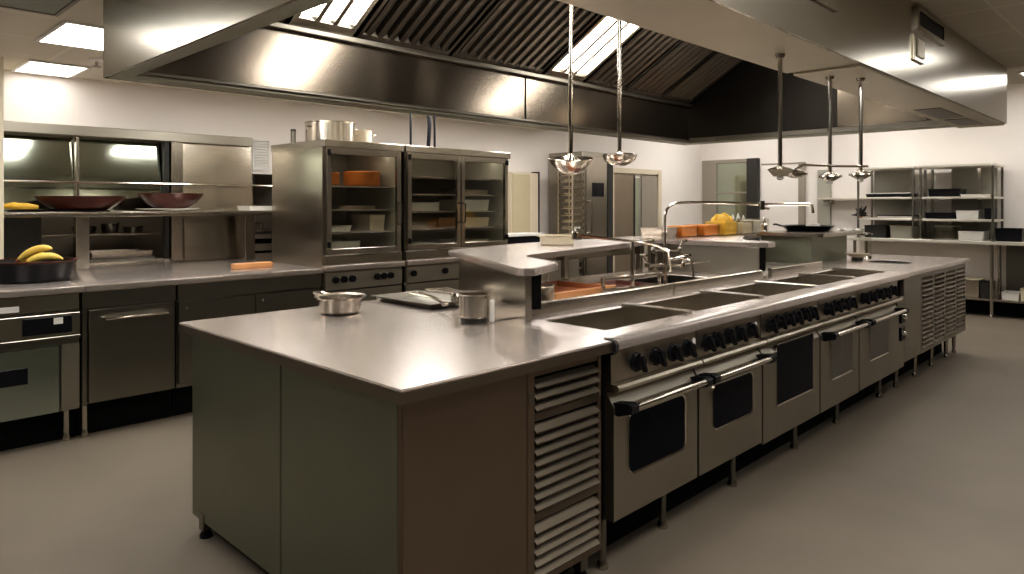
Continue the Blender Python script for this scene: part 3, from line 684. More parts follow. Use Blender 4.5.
F2 = thing('pot_filler', 'tall pot filler faucet with long jointed arm reaching toward the black pan', 'faucet', (-2.32, 3.75, .9))
q0 = Vector((-2.36, 3.76, 0))
add('base_body', lambda bm: [tube(bm, [(q0.x, q0.y, .8995), (q0.x, q0.y, 1.16)], .013, 12), lathe(bm, [(0, 0), (.036, 0), (.032, .014), (0, .014)], (q0.x, q0.y, .8995), 18),
                             tube(bm, [(q0.x - .07, q0.y - .09, 1.04), (q0.x + .07, q0.y + .09, 1.04)], .010, 10), tube(bm, [(q0.x - .05, q0.y - .06, 1.13), (q0.x + .06, q0.y + .07, 1.13)], .008, 10)], 'chrome', F2)
add('riser', lambda bm: tube(bm, [(q0.x, q0.y, 1.16), (q0.x, q0.y, 1.34), (q0.x + .005, q0.y + .008, 1.38), (q0.x + .02, q0.y + .03, 1.41), (q0.x + .05, q0.y + .06, 1.423), (q0.x + .10, q0.y + .115, 1.426)], .009, 10), 'chrome', F2)
add('spring', lambda bm: [lathe(bm, [(.010, 0), (.0135, .004), (.010, .008)], (q0.x, q0.y, 1.24 + k * .012), 12) for k in range(9)], 'chrome', F2)
e1 = Vector((q0.x + .41, q0.y + .46, 1.415))
add('arm', lambda bm: tube(bm, [(q0.x + .10, q0.y + .115, 1.426), (q0.x + .25, q0.y + .28, 1.424), tuple(e1)], .009, 10), 'chrome', F2)
add('arm_joint', lambda bm: [lathe(bm, [(0, -.035), (.016, -.035), (.016, .02), (0, .02)], e1, 14), tube(bm, [e1 + Vector((0, 0, -.02)), e1 + Vector((.03, .03, -.03))], .007, 8)], 'chrome', F2)
e2 = e1 + Vector((.20, .21, 0))
add('arm', lambda bm: tube(bm, [e1, e2, e2 + Vector((.018, .018, -.01)), e2 + Vector((.022, .022, -.055))], .009, 10), 'chrome', F2)
for k, (dx, dy, z) in enumerate(((-.07, -.09, 1.04), (.07, .09, 1.04), (.06, .07, 1.13), (-.05, -.06, 1.13))):
    v = add('valve', lambda bm: lathe(bm, [(0, -.018), (.014, -.018), (.016, .0), (.012, .018), (0, .022)], (q0.x + dx, q0.y + dy, z), 14), 'chrome', F2)
    add('valve_handle', lambda bm: [tube(bm, [(q0.x + dx, q0.y + dy, z + .02), (q0.x + dx * 1.25, q0.y + dy * 1.2, z + .06)], .006, 8),
                                    tube(bm, [(q0.x + dx * 1.25 - .025, q0.y + dy * 1.2 + .01, z + .06), (q0.x + dx * 1.25 + .03, q0.y + dy * 1.2 - .01, z + .062)], .008, 8)], 'chrome', v)
add('side_spout', lambda bm: tube(bm, [(q0.x + .02, q0.y + .02, 1.07), (q0.x + .09, q0.y + .05, 1.09), (q0.x + .14, q0.y + .07, 1.07), (q0.x + .15, q0.y + .075, .97)], .009, 10), 'chrome', F2)
add('lever', lambda bm: tube(bm, [(q0.x + .08, q0.y + .10, 1.045), (q0.x + .19, q0.y + .2, 1.06)], [.007, .005], 8), 'chrome', F2)

# food tubs along the rear pass shelf
def tub(x, y, w, dpt, h, label, fill, fillh, wallmat='clear', lid=False):
    t = thing('food_tub', label, 'tub', (x, y, 1.14), 'food tubs on the pass shelf')
    add('tub_box', lambda bm: tray(bm, x - dpt / 2, x + dpt / 2, y - w / 2, y + w / 2, 1.141, 1.141 + h, .004, .01, .008), wallmat, t)
    if fill:
        f = add('tub_food', lambda bm: box(bm, x - dpt / 2 + .012, x + dpt / 2 - .012, y - w / 2 + .012, y + w / 2 - .012, 1.147, 1.147 + fillh, .012, 2), fill, t)
    return t
tub(-3.17, 4.96, .24, .2, .085, 'plain steel food tub at the faucet end of the tub row', None, 0, 'pot')
tub(-3.14, 5.24, .27, .2, .095, 'clear tub of orange food beside the plain steel tub', 'orange', .088)
tub(-3.10, 5.54, .27, .2, .10, 'clear tub of orange food beside the heaped yellow tub', 'orange', .092)
tb = tub(-3.08, 5.83, .25, .22, .12, 'clear tub heaped with yellow food in the middle of the tub row', 'yellow', .115)
def heap(bm):
    for k in range(14):
        r = .035 + random.random() * .02
        bmesh.ops.create_icosphere(bm, subdivisions=2, radius=r, matrix=Matrix.Translation((-3.08 + random.uniform(-.05, .05), 5.83 + random.uniform(-.08, .08), 1.255 + random.uniform(-.005, .045))))
add('tub_heap', heap, 'yellow', tb)
tub(-3.06, 6.13, .22, .2, .13, 'clear tub of cream food beside the heaped yellow tub', 'cream', .10)
tub(-3.04, 6.40, .24, .2, .14, 'tall white food tub at the far end of the tub row', 'white', .12)
for k, (y, h, r) in enumerate(((6.06, .17, .026), (6.14, .19, .026), (6.33, .18, .03), (6.44, .19, .03), (6.55, .17, .028))):
    t = thing('squeeze_bottle', ('short clear squeeze bottle by the cream food tub', 'tall clear squeeze bottle behind the cream food tub', 'clear squeeze bottle at the near corner of the white tub',
              'tall clear squeeze bottle behind the white tub', 'clear squeeze bottle past the white tub')[k], 'bottle', (-3.22, y, 1.14), 'squeeze bottles behind the food tubs')
    add('bottle_body', lambda bm: lathe(bm, [(0, 0), (r, 0), (r, h * .6), (r * .5, h * .72), (0, h * .72)], (-3.22, y, 1.141), 16), 'clear', t)
    add('bottle_nozzle', lambda bm: lathe(bm, [(0, h * .72), (r * .55, h * .72), (r * .5, h * .8), (r * .15, h), (0, h)], (-3.22, y, 1.141), 14), 'white', t)

t = thing('black_pan', 'wide black shallow pan on the boxy steel stand', 'pan', (-2.62, 6.62, 1.168))
add('pan_body', lambda bm: lathe(bm, [(0, .002), (.18, .002), (.235, .05), (.245, .052), (.23, .045), (.17, .010), (0, .010)], (-2.62, 6.62, 1.168), 36), 'black', t)
add('pan_handle', lambda bm: tube(bm, [(-2.80, 6.48, 1.212), (-2.84, 6.44, 1.23), (-2.86, 6.42, 1.228)], .008, 8), 'black', t)
t = tag(add('white_dough_ball', lambda bm: lathe(bm, [(0, 0), (.05, .003), (.07, .025), (.055, .055), (.02, .068), (0, .07)], (-2.60, 6.70, 1.179), 20), 'white', loc=(-2.60, 6.70, 1.179)), 'white lump of dough sitting in the wide black pan', 'food')
t = thing('white_cloth', 'crumpled white cloth on the boxy stand beside the black pan', 'cloth', (-2.36, 6.95, 1.168))
def cloth(bm):
    bmesh.ops.create_grid(bm, x_segments=14, y_segments=10, size=.5)
    for v in bm.verts:
        x, y = v.co.x, v.co.y
        v.co = Vector((-2.37 + x * .15, 6.93 + y * .30, 1.172 + .02 * max(0, math.sin(9 * x + 4 * y) * math.cos(7 * y - 3 * x)) + .012 * (1 - 2 * max(abs(x), abs(y)))))
add('cloth_sheet', cloth, 'white', t)
t = thing('salt_cellar', 'small steel grinder standing at the stand corner before the black pan', 'grinder', (-2.82, 6.16, 1.168))
add('grinder_body', lambda bm: lathe(bm, [(0, 0), (.028, 0), (.022, .03), (.026, .06), (.016, .08), (.02, .1), (0, .115)], (-2.82, 6.14, 1.169), 18), 'chrome', t)
add('grinder_knob', lambda bm: lathe(bm, [(0, .113), (.01, .118), (.008, .13), (0, .133)], (-2.82, 6.14, 1.169), 12), 'chrome', t)
# cup dispenser and bowl past the stand
t = thing('cup_dispenser', 'clear upright cup dispenser standing on the island past the boxy stand', 'dispenser', (-2.30, 7.20, .8995))
add('cup_tube', lambda bm: lathe(bm, [(.055, .02), (.058, .02), (.058, .24), (.055, .24)], (-2.30, 7.20, .8995), 20), 'clear', t)
add('dispenser_base', lambda bm: lathe(bm, [(0, 0), (.07, 0), (.066, .02), (0, .02)], (-2.30, 7.20, .8995), 22), 'chrome', t)
add('dispenser_cap', lambda bm: lathe(bm, [(.0, .245), (.064, .24), (.066, .225), (.058, .225)], (-2.30, 7.20, .8995), 20), 'steel', t)
t = thing('stacked_bowl', 'pale bowl with dark foot on the island in front of the cup dispenser', 'bowl', (-2.30, 6.72, .899))
add('bowl_body', lambda bm: lathe(bm, [(0, .03), (.05, .03), (.10, .065), (.104, .065), (.095, .055), (0, .045)], (-2.26, 6.86, .8995), 26), 'cream', t)
add('bowl_foot', lambda bm: lathe(bm, [(0, .001), (.05, .001), (.045, .03), (0, .032)], (-2.26, 6.86, .8995), 22), 'darkj', t)
t = thing('round_food_pan', 'round shallow pale pan on the pass shelf corner toward the wall', 'pan', (-3.12, 3.62, 1.14))
add('pan_body', lambda bm: lathe(bm, [(0, .001), (.105, .001), (.115, .008), (.118, .062), (.126, .066), (.114, .066), (.108, .012), (0, .008)], (-3.12, 3.62, 1.14), 32), 'cream', t)
add('pan_handle', lambda bm: tube(bm, [(-3.235, 3.60, 1.19), (-3.265, 3.57, 1.20), (-3.26, 3.63, 1.20), (-3.235, 3.65, 1.19)], .005, 8), 'cream', t)

# ------------------------------------------------------------------ bowls and warmers hanging from the hood
def hang_bowl(x, y, z, ztop, r, label, tilt, deep=1.0):
    t = thing('hanging_ladle', label, 'ladle', (x, y, z), 'big ladles hanging under the hood')
    add('pole', lambda bm: [tube(bm, [(x, y, z + .02), (x, y, ztop)], .013, 12), lathe(bm, [(0, .045), (.016, .045), (.024, .02), (.03, .0), (0, .0)], (x, y, z), 14)], 'chrome', t)
    rot = Matrix.Rotation(tilt, 4, Vector((.714, .70, 0)))
    prof = [(0, -r * .55), (r * .35, -r * .52), (r * .62, -r * .36), (r * .88, -.01), (r, .02), (r * .985, .024), (r * .84, .0), (r * .58, -r * .30), (0, -r * .45)]
    prof = [(a, b * deep if b < 0 else b) for a, b in prof]
    add('bowl', lambda bm: lathe(bm, prof, (x, y, z), 32, 'z', rot), 'pot', t)
hang_bowl(-2.56, 3.09, 1.655, 2.895, .128, 'big steel ladle bowl on a pole, nearer the prep counter', .16)
hang_bowl(-2.56, 3.56, 1.695, 2.895, .108, 'steel ladle bowl on a pole, second from the prep counter', -.06, .75)
def hang_lamp(x, y, z, label, sq, ztop=HB):
    t = thing('hanging_heat_lamp', label, 'lamp', (x, y, z), 'small lamps hanging over the range')
    add('pole', lambda bm: tube(bm, [(x, y, z + .01), (x, y, ztop)], .0085, 10), 'chrome', t)
    add('mount', lambda bm: lathe(bm, [(0, 0), (.02, 0), (.016, -.012), (0, -.014)], (x, y, ztop), 14), 'steel', t)
    if sq:
        a = sq
        def sh(bm):
            R_ = Matrix.Translation((x, y, z)) @ Matrix.Rotation(.4, 4, 'Z')
            lo = [bm.verts.new(R_ @ Vector((sx * a * .55, sy * a * .55, -.025))) for sx, sy in ((-1, -1), (1, -1), (1, 1), (-1, 1))]
            hi = [bm.verts.new(R_ @ Vector((sx * a, sy * a, .0))) for sx, sy in ((-1, -1), (1, -1), (1, 1), (-1, 1))]
            tp = [bm.verts.new(R_ @ Vector((sx * a * .3, sy * a * .3, .014))) for sx, sy in ((-1, -1), (1, -1), (1, 1), (-1, 1))]
            for A_, B_ in ((lo, hi), (hi, tp)):
                for k in range(4): bm.faces.new((A_[k], A_[(k + 1) % 4], B_[(k + 1) % 4], B_[k]))
            bm.faces.new(lo); bm.faces.new(tp)
        add('lamp_shade', sh, 'pot', t)
    else:
        add('lamp_shade', lambda bm: lathe(bm, [(0, .014), (.014, .014), (.05, -.002), (.052, -.008), (.02, -.026), (0, -.028)], (x, y, z), 22), 'pot', t)
    add('lamp_bulb', lambda bm: lathe(bm, [(0, -.022), (.012, -.026), (.014, -.036), (0, -.042)], (x, y, z), 12), 'white', t)
hang_lamp(-1.175, 2.70, 1.548, 'square-shaded lamp on the nearest thin pole over the oven side', .046)
hang_lamp(-1.19, 3.26, 1.545, 'round-shaded lamp on the middle thin pole over the oven side', None, HB - .012)
hang_lamp(-1.105, 3.40, 1.555, 'round-shaded lamp on the thin pole by the shelving rack', None, HB - .012)
t = thing('lamp_rail', 'thin steel bar with a round lamp joining the thin hanging poles', 'rail', (-1.15, 3.1, 1.56))
add('rail_bar', lambda bm: tube(bm, [(-1.235, 2.99, 1.562), (-1.225, 3.05, 1.583), (-1.20, 3.15, 1.585), (-1.172, 3.275, 1.585), (-1.075, 3.40, 1.585)], .0055, 8), 'chrome', t)
add('rail_lamp', lambda bm: lathe(bm, [(0, .012), (.02, .012), (.05, -.004), (.048, -.012), (.018, -.024), (0, -.026)], (-1.235, 2.99, 1.55), 20), 'pot', t)

# ------------------------------------------------------------------ left wall: steel panels, shelf, counter
t = thing('pass_through_screen', 'dark glossy two-pane steel screen in the wall over the counter', 'screen', (WX, 1.6, .93))
add('screen_header', lambda bm: box(bm, WX, WX + .05, 1.0, 2.93, 1.945, 2.025, .004), 'oven', t)
add('pane', lambda bm: prism(bm, [(WX - .012, 1.36), (WX - .024, 1.36), (WX - .098, 1.95), (WX - .086, 1.95)], 1.0, 1.525, 'xz'), 'pane', t)
add('pane', lambda bm: prism(bm, [(WX - .012, 1.36), (WX - .024, 1.36), (WX - .098, 1.95), (WX - .086, 1.95)], 1.548, 2.18, 'xz'), 'pane', t)
bx('mullion', 'steel', t, WX - .03, WX + .015, 1.525, 1.548, .956, 1.945)
bx('jamb', 'darkj', t, WX - .03, WX + .02, 2.175, 2.215, .956, 1.945)
bx('recess_fill', 'infill', t, WX - .30, WX - .24, 1.1, 2.1, 2.02, 2.035, 0)  # hidden glowing strip added to brighten the recess
bx('pane_rail', 'dark', t, WX - .035, WX, 1.0, 2.2, 1.335, 1.362)
bx('lower_pane', 'darkj', t, WX - .03, WX - .012, 1.0, 1.30, .956, 1.335, 0)
t = thing('steel_wall_panel', 'tall brushed steel panel on the wall between screen and vent grille', 'panel', (WX, 2.57, .9))
bx('panel_post', 'steel_v', t, WX, WX + .05, 2.22, 2.315, .932, 1.945)
add('panel_sheet', lambda bm: prism(bm, [(WX, .932), (WX + .095, .932), (WX + .015, 1.945), (WX, 1.945)], 2.315, 2.93, 'xz'), 'bright', t)
t = thing('wall_vent_grille', 'white louvered vent grille on the wall beside the glass-door cabinet', 'vent', (WX, 3.03, 1.9))
add('grille_frame', lambda bm: [box(bm, WX, WX + .02, 2.945, 2.96, 1.73, 2.02), box(bm, WX, WX + .02, 3.10, 3.115, 1.73, 2.02), box(bm, WX, WX + .02, 2.96, 3.10, 2.005, 2.02), box(bm, WX, WX + .02, 2.96, 3.10, 1.73, 1.745)], 'white', t)
add('grille_slats', lambda bm: [prism(bm, [(WX + .018, z), (WX + .018, z + .004), (WX + .002, z + .022), (WX + .002, z + .018)], 2.96, 3.10, 'xz') for z in [1.748 + k * .0255 for k in range(10)]], 'white', t)
# shelves and ware inside the recess
for k, (a, b) in enumerate(((A0 + .02, A1 - .03), (N0 - .2, N1))):
    t = thing('recess_shelf', ('steel shelf with dark pans inside the dark wall recess', 'steel shelf with white trays in the narrow wall niche')[k], 'shelf', (WX - .35, (a + b) / 2, 1.15))
    add('shelf_board', lambda bm: box(bm, RB + .01, WX - .12, a, b, 1.155, 1.175, .003), 'steel', t)
    add('shelf_bracket', lambda bm: [box(bm, RB + .005, RB + .03, a + .05, b - .05, .915, 1.155, .002)], 'dark', t)
for k, (y, r, h) in enumerate(((1.66, .09, .06), (1.85, .07, .08), (2.03, .08, .05))):
    t = thing('recess_pan', ('wide dark pan on the recess shelf nearest the post', 'tall dark pan in the middle of the recess shelf', 'low dark pan on the recess shelf by the jamb')[k], 'pan', (WX - .3, y, 1.175), 'dark pans on the recess shelf')
    add('pan_body', lambda bm: lathe(bm, [(0, .001), (r * .85, .001), (r, h), (r * .94, h), (r * .8, .01), (0, .008)], (WX - .3, y, 1.175), 24), 'dark', t)
    add('pan_handle', lambda bm: tube(bm, [(WX - .3 + r * .9, y, 1.175 + h * .8), (WX - .3 + r + .06, y + .03, 1.18 + h)], .006, 8), 'black', t)
for k, (y, w, z, m) in enumerate(((1.90, .5, .917, 'white'), (1.90, .46, .975, 'steel'), (3.08, .26, .917, 'black'), (3.08, .26, .975, 'white'), (3.08, .26, 1.045, 'black'), (3.08, .26, 1.09, 'white'))):
    t = thing('food_tray', ('low white tray at the bottom of the dark wall recess', 'steel tray stacked on the white tray in the wall recess', 'black tray lowest in the narrow wall niche',
              'white tray above the lowest black tray in the wall niche', 'black tray between two white trays in the wall niche', 'white tray topmost in the lower niche stack')[k], 'tray', (WX - .3, y, z), 'trays in the wall recess')
    hh = (.055, .05, .055, .065, .04, .045)[k]
    add('tray_box', lambda bm: tray(bm, WX - .46, WX - .13, y - w / 2, y + w / 2, z, z + hh, .004, .006, .004), m, t)
for k, (y, r, h) in enumerate(((3.03, .05, .08), (3.13, .045, .06))):
    t = thing('niche_jar', ('taller steel jar on the niche shelf below the vent grille', 'shorter steel jar on the niche shelf below the vent grille')[k], 'jar', (WX - .25, y, 1.175), 'jars on the niche shelf')
    add('jar_body', lambda bm: lathe(bm, [(0, .001), (r, .001), (r, h), (0, h)], (WX - .25, y, 1.175), 18), 'pot', t)
    add('jar_lid', lambda bm: lathe(bm, [(0, h + .012), (r * .6, h + .01), (r * 1.03, h), (r * 1.03, h - .006)], (WX - .25, y, 1.175), 18), 'steel', t)
# counter
ROW[0] = True
CT = thing('wall_counter', 'stainless countertop along the wall under the bowl shelf', 'counter', (-5.65, 1.7, .9))
add('top_slab', lambda bm: [box(bm, WX + .002, -5.05, .2, 1.285, .858, .900, .005, 2)], 'top', CT)
add('top_slab', lambda bm: [box(bm, WX + .002, -5.05, 1.288, 2.985, .858, .900, .005, 2)], 'top', CT)
add('upstand', lambda bm: [box(bm, WX + .0025, WX + .02, 1.04, 2.3, .901, .925, .002)], 'steel', CT)
# shelf over the counter
ROW[0] = False
SH = thing('bowl_shelf', 'long steel shelf on posts over the wall counter holding the red-brown bowls', 'shelf', (-5.9, 2.0, .9))
add('shelf_board', lambda bm: [box(bm, -6.2, -5.76, .985, 3.12, 1.322, 1.362, .005, 2)], 'steel', SH)
for y in (1.50, 2.79):
    add('post', lambda bm: box(bm, -6.03, -5.95, y - .045, y + .045, .929, 1.323, .004), 'steel_v', SH)
add('rail', lambda bm: tube(bm, [(-6.12, .985, 1.585), (-6.12, 3.3, 1.585)], .009, 10), 'chrome', SH)
for y in (1.02, 3.1):
    add('rail_post', lambda bm: tube(bm, [(-6.12, y, 1.36), (-6.12, y, 1.585)], .007, 8), 'chrome', SH)
def flare_bowl(name, label, c, r, h, mat, foot):
    t = thing(name, label, 'bowl', c, 'red-brown bowls on the shelf')
    add('bowl_body', lambda bm: lathe(bm, [(0, .004), (r * .5, .004), (r * .72, h * .32), (r * .9, h * .72), (r, h), (r * .975, h), (r * .86, h * .66), (r * .66, h * .32), (0, h * .15)], c, 40), mat, t)
    add('bowl_foot', lambda bm: lathe(bm, [(0, 0), (foot, 0), (foot, .008), (0, .008)], c, 28), 'black', t)
flare_bowl('serving_bowl', 'widest shallow red-brown bowl on the wall shelf', (-5.93, 1.485, 1.3625), .30, .112, 'reddish', .19)
flare_bowl('serving_bowl', 'smaller deeper red-brown bowl on a white plate on the wall shelf', (-5.93, 2.12, 1.3825), .245, .12, 'reddish', .11)
t = thing('white_plate', 'flat white plate under the smaller red-brown bowl', 'plate', (-5.93, 2.12, 1.362))
add('plate_disc', lambda bm: lathe(bm, [(0, .0), (.15, .0), (.235, .016), (.235, .019), (.15, .008), (0, .007)], (-5.93, 2.10, 1.3625), 36), 'white', t)
add('plate_ring', lambda bm: lathe(bm, [(.10, .007), (.115, .007), (.115, .0185), (.10, .0185)], (-5.93, 2.10, 1.363), 30), 'white', t)
t = thing('white_tray', 'rectangular white tray on the wall shelf by the glass-door cabinet', 'tray', (-5.92, 2.72, 1.362))
add('tray_box', lambda bm: tray(bm, -6.05, -5.80, 2.72, 3.03, 1.363, 1.402, .004, .005, .004), 'white', t)
t = thing('food_plate', 'small dark plate of yellow food at the pillar end of the shelf', 'plate', (-5.93, 1.10, 1.362))
add('plate_disc', lambda bm: lathe(bm, [(0, 0), (.10, 0), (.155, .014), (.155, .018), (.1, .006), (0, .006)], (-5.93, 1.14, 1.3625), 30), 'dark', t)
f = thing('corn_pieces', 'yellow cooked pieces heaped on the small dark plate', 'food', (-5.93, 1.08, 1.37))
for k, (dx, dy, dz) in enumerate(((0, -.03, .035), (.04, .03, .03), (-.03, .02, .03))):
    add('corn_piece', lambda bm: [tube(bm, [(-5.93 + dx - .03, 1.10 + dy - .07, 1.365 + dz), (-5.93 + dx, 1.10 + dy, 1.37 + dz), (-5.93 + dx + .03, 1.10 + dy + .07, 1.365 + dz)], [.014, .027, .014], 10)], 'yellow', f)
# black bowl with bananas
ROW[0] = True
c = (-5.60, 1.12, .9005)
t = thing('fruit_bowl', 'big black bowl with reddish rim holding bananas on the wall counter', 'bowl', c)
add('bowl_body', lambda bm: lathe(bm, [(0, .001), (.20, .001), (.215, .01), (.245, .115), (.25, .13), (.24, .13), (.205, .02), (0, .012)], c, 40), 'black', t)
add('bowl_rim', lambda bm: lathe(bm, [(.246, .124), (.264, .132), (.264, .138), (.238, .138), (.238, .13)], c, 40), 'red_dark', t)
def banana(p, ang, tilt, label, r=.026, L_=.11):
    b = thing('banana', label, 'fruit', p, 'bananas in the black bowl')
    pts = []; rs = []
    for k in range(11):
        s = -1 + 2 * k / 10
        pts.append((p[0] + math.cos(ang) * s * L_, p[1] + math.sin(ang) * s * L_, p[2] + .028 - .035 * s * s + tilt * s * L_)); rs.append(r * (1 - .75 * abs(s) ** 3.2))
    add('banana_flesh', lambda bm: tube(bm, pts[1:], rs[1:], 12), 'banana', b)
    add('banana_stem', lambda bm: tube(bm, [pts[0], pts[1]], [.008, rs[1]], 10), 'wood', b)
banana((-5.60, 1.13, 1.075), .95, .42, 'banana lying highest across the top of the black bowl')
banana((-5.53, 1.17, 1.035), 1.15, .12, 'banana lying lower at the post side of the black bowl')
banana((-5.67, 1.15, 1.03), 1.0, .2, 'banana tucked behind the highest banana in the bowl')
t = thing('rolling_block', 'short orange-brown wooden block lying on the counter by the cabinet', 'block', (-5.45, 2.55, .9))
add('block_body', lambda bm: box(bm, -5.48, -5.41, 2.42, 2.74, .901, .945, .010, 3), 'woodl', t)
add('block_end', lambda bm: box(bm, -5.475, -5.415, 2.74, 2.75, .906, .94, .004), 'wood', t)
# appliances under the counter
XF = -5.07
t = thing('wall_oven', 'steel oven with black display under the wall counter by the pillar', 'oven', (-5.6, .75, 0))
add('oven_body', lambda bm: [box(bm, -6.2, -5.10, .25, 1.265, .115, .855)], 'dark', t)
bx('top_band', 'steel', t, -5.10, XF, .25, 1.26, .752, .85)
bx('name_plate', 'label', t, XF, XF + .003, .62, .94, .765, .80, 0)
cp = bx('control_panel', 'steel', t, -5.10, XF + .01, .25, 1.262, .595, .735)
bx('display', 'black', cp, XF + .01, XF + .016, .955, 1.215, .615, .72)
bx('display_label', 'label', cp, XF + .016, XF + .018, 1.115, 1.165, .672, .712, 0)
add('panel_lip', lambda bm: box(bm, -5.10, XF + .02, .25, 1.262, .572, .594, .003), 'dark', t)
dr = bx('oven_door', 'teal', t, -5.10, XF, .25, 1.15, .12, .535)
bx('door_window', 'black', dr, XF, XF + .006, .3, .985, .325, .425)
bx('side_column', 'oven', t, -5.10, XF - .005, 1.16, 1.262, .12, .54)
for y in (.35, 1.20):
    lg = add('leg', lambda bm: tube(bm, [(-5.13, y, .03), (-5.13, y, .12)], .02, 12), 'steel', t)
    add('foot', lambda bm: lathe(bm, [(0, 0), (.026, 0), (.026, .01), (.016, .034), (0, .034)], (-5.13, y, 0), 12), 'steel', lg)
add('shade_kick_plate', lambda bm: box(bm, -5.18, -5.17, .25, 1.262, 0, .115), 'blackm', t)  # black sheet in place of the dark shade below the wall oven
t = thing('undercounter_fridge', 'dark steel cabinet with a wide bar handle under the wall counter', 'cabinet', (-5.6, 1.57, 0))
add('fridge_body', lambda bm: [box(bm, -6.2, -5.10, 1.275, 1.85, .13, .855)], 'dark', t)
bx('apron', 'dark', t, -5.10, XF - .005, 1.275, 1.85, .745, .855)
bx('side_post', 'dark', t, -5.10, XF - .005, 1.275, 1.305, .13, .745)
dr = bx('door', 'dark', t, -5.10, XF, 1.312, 1.838, .14, .735)
add('handle', lambda bm: tube(bm, [(XF, 1.40, .668), (XF + .04, 1.405, .675), (XF + .045, 1.43, .676), (XF + .045, 1.75, .676), (XF + .04, 1.775, .675), (XF, 1.78, .668)], .010, 10), 'chrome', dr)
for y in (1.30,):
    lg = add('leg', lambda bm: tube(bm, [(-5.12, y, .03), (-5.12, y, .135)], .018, 12), 'steel', t)
    add('foot', lambda bm: lathe(bm, [(0, 0), (.024, 0), (.024, .01), (.015, .034), (0, .034)], (-5.12, y, 0), 12), 'steel', lg)
add('shade_kick_plate', lambda bm: box(bm, -5.18, -5.17, 1.275, 1.85, 0, .13), 'blackm', t)  # black sheet stands in for shade beneath this unit
t = thing('base_cabinet', 'dark steel cabinet with a small round lock half hidden by the island', 'cabinet', (-5.6, 2.4, 0))
add('cabinet_body', lambda bm: [box(bm, -6.2, -5.10, 1.86, 2.98, .13, .855)], 'dark', t)
bx('apron', 'dark', t, -5.10, XF - .005, 1.86, 2.98, .745, .855)
for a, b in ((1.868, 2.42), (2.426, 2.975)):
    dr = bx('door', 'dark', t, -5.10, XF, a, b, .16, .735)
    add('lock', lambda bm: lathe(bm, [(0, 0), (.01, 0), (.01, .006), (0, .006)], (XF, a + .05, .69), 12, 'x'), 'chrome', dr)
add('shade_kick_plate', lambda bm: box(bm, -5.18, -5.17, 1.865, 2.97, 0, .13), 'blackm', t)  # shade under the cabinet, put in as a black sheet

# ------------------------------------------------------------------ glass-door cabinets
def glass_cabinet(y0, y1, label, doors, zt):
    x0, x1 = -5.90, -5.06
    t = thing('glass_door_cabinet', label, 'cabinet', ((x0 + x1) / 2, (y0 + y1) / 2, 0), 'glass-door cabinets along the wall')
    zb = 1.0
    add('carcass', lambda bm: [box(bm, x0, x1 - .03, y0, y0 + .03, .2, zt - .05), box(bm, x0, x1 - .03, y1 - .03, y1, .2, zt - .05), box(bm, x0, x0 + .02, y0 + .03, y1 - .03, .2, zt - .05), box(bm, x0 + .02, x1 - .03, y0 + .03, y1 - .03, zb - .05, zb - .02),
                               box(bm, x0 + .02, x1 - .05, y0 + .03, y1 - .03, .2, .25)], 'steel', t)
    add('lit_liner', lambda bm: [box(bm, x0 + .02, x0 + .026, y0 + .03, y1 - .03, zb - .02, zt - .06), box(bm, x0 + .026, x1 - .035, y0 + .03, y0 + .034, zb - .02, zt - .06), box(bm, x0 + .026, x1 - .035, y1 - .034, y1 - .03, zb - .02, zt - .06)], 'lit_liner', t)  # pale inner sheets added so the cabinet inside looks lit
    bx('top_cap', 'steel', t, x0 - .01, x1 + .012, y0 - .008, y1 + .004, zt - .06, zt, .004)
    bx('inner_fill', 'infill', t, x1 - .2, x1 - .15, y0 + .05, y1 - .05, zt - .08, zt - .065, 0)  # glowing strip added to brighten the inside behind the glass
    bx('lower_front', 'oven', t, x1 - .05, x1 - .01, y0 + .005, y1 - .005, .25, .70)
    add('ledge', lambda bm: box(bm, x1 - .04, x1 + .03, y0, y1 - .004, .868, .915, .006, 2), 'top', t)
    cp = bx('control_panel', 'oven', t, x1 - .04, x1, y0 + .01, y1 - .01, .71, .86)
    ks = [y0 + .10, y0 + .18, y0 + .26, y1 - .28, y1 - .21, y1 - .14] if y1 - y0 < 1 else [y0 + .08, y0 + .45, y0 + .92]
    for y in ks:
        add('knob', lambda bm: lathe(bm, [(0, 0), (.03, 0), (.027, .022), (0, .026)], (x1, y, .795), 16, 'x'), 'black', cp)
    add('lower_band', lambda bm: box(bm, x1 - .04, x1 - .005, y0 + .005, y1 - .005, .916, zb - .01, .003), 'steel', t)
    for z in (1.18, 1.34, 1.50, 1.66) if len(doors) > 1 else (1.17, 1.36, 1.56):
        add('inner_shelf', lambda bm: box(bm, x0 + .03, x1 - .09, y0 + .035, y1 - .035, z, z + .014), 'top', t)
    for a, b in doors:
        w_ = .045
        dr = add('door', lambda bm: [box(bm, x1 - .03, x1, a, a + w_, zb, zt - .0605, .003), box(bm, x1 - .03, x1, b - w_, b, zb, zt - .0605, .003),
                                     box(bm, x1 - .03, x1, a + w_, b - w_, zt - .115, zt - .0605, .003), box(bm, x1 - .03, x1, a + w_, b - w_, zb, zb + .05, .003)], 'steel_v', t)
        add('pane', lambda bm: box(bm, x1 - .018, x1 - .013, a + w_, b - w_, zb + .05, zt - .115), 'glass', dr)
        hy = b - .02 if len(doors) == 1 or a < doors[-1][0] else a + .02
        add('handle', lambda bm: tube(bm, [(x1, hy, 1.24), (x1 + .03, hy, 1.25), (x1 + .03, hy, 1.42), (x1, hy, 1.43)], .008, 8), 'darkj', dr)
        for z in (zb + .06, zt - .13):
            add('hinge', lambda bm: box(bm, x1, x1 + .012, a + .004 if hy > (a + b) / 2 else b - .03, a + .03 if hy > (a + b) / 2 else b - .004, z, z + .05, .003), 'black', dr)
    for y in (y0 + .06, y1 - .06):
        for x in (x1 - .1, x0 + .1):
            add('leg', lambda bm: tube(bm, [(x, y, 0), (x, y, .2)], .02, 10), 'steel', t)
    return t
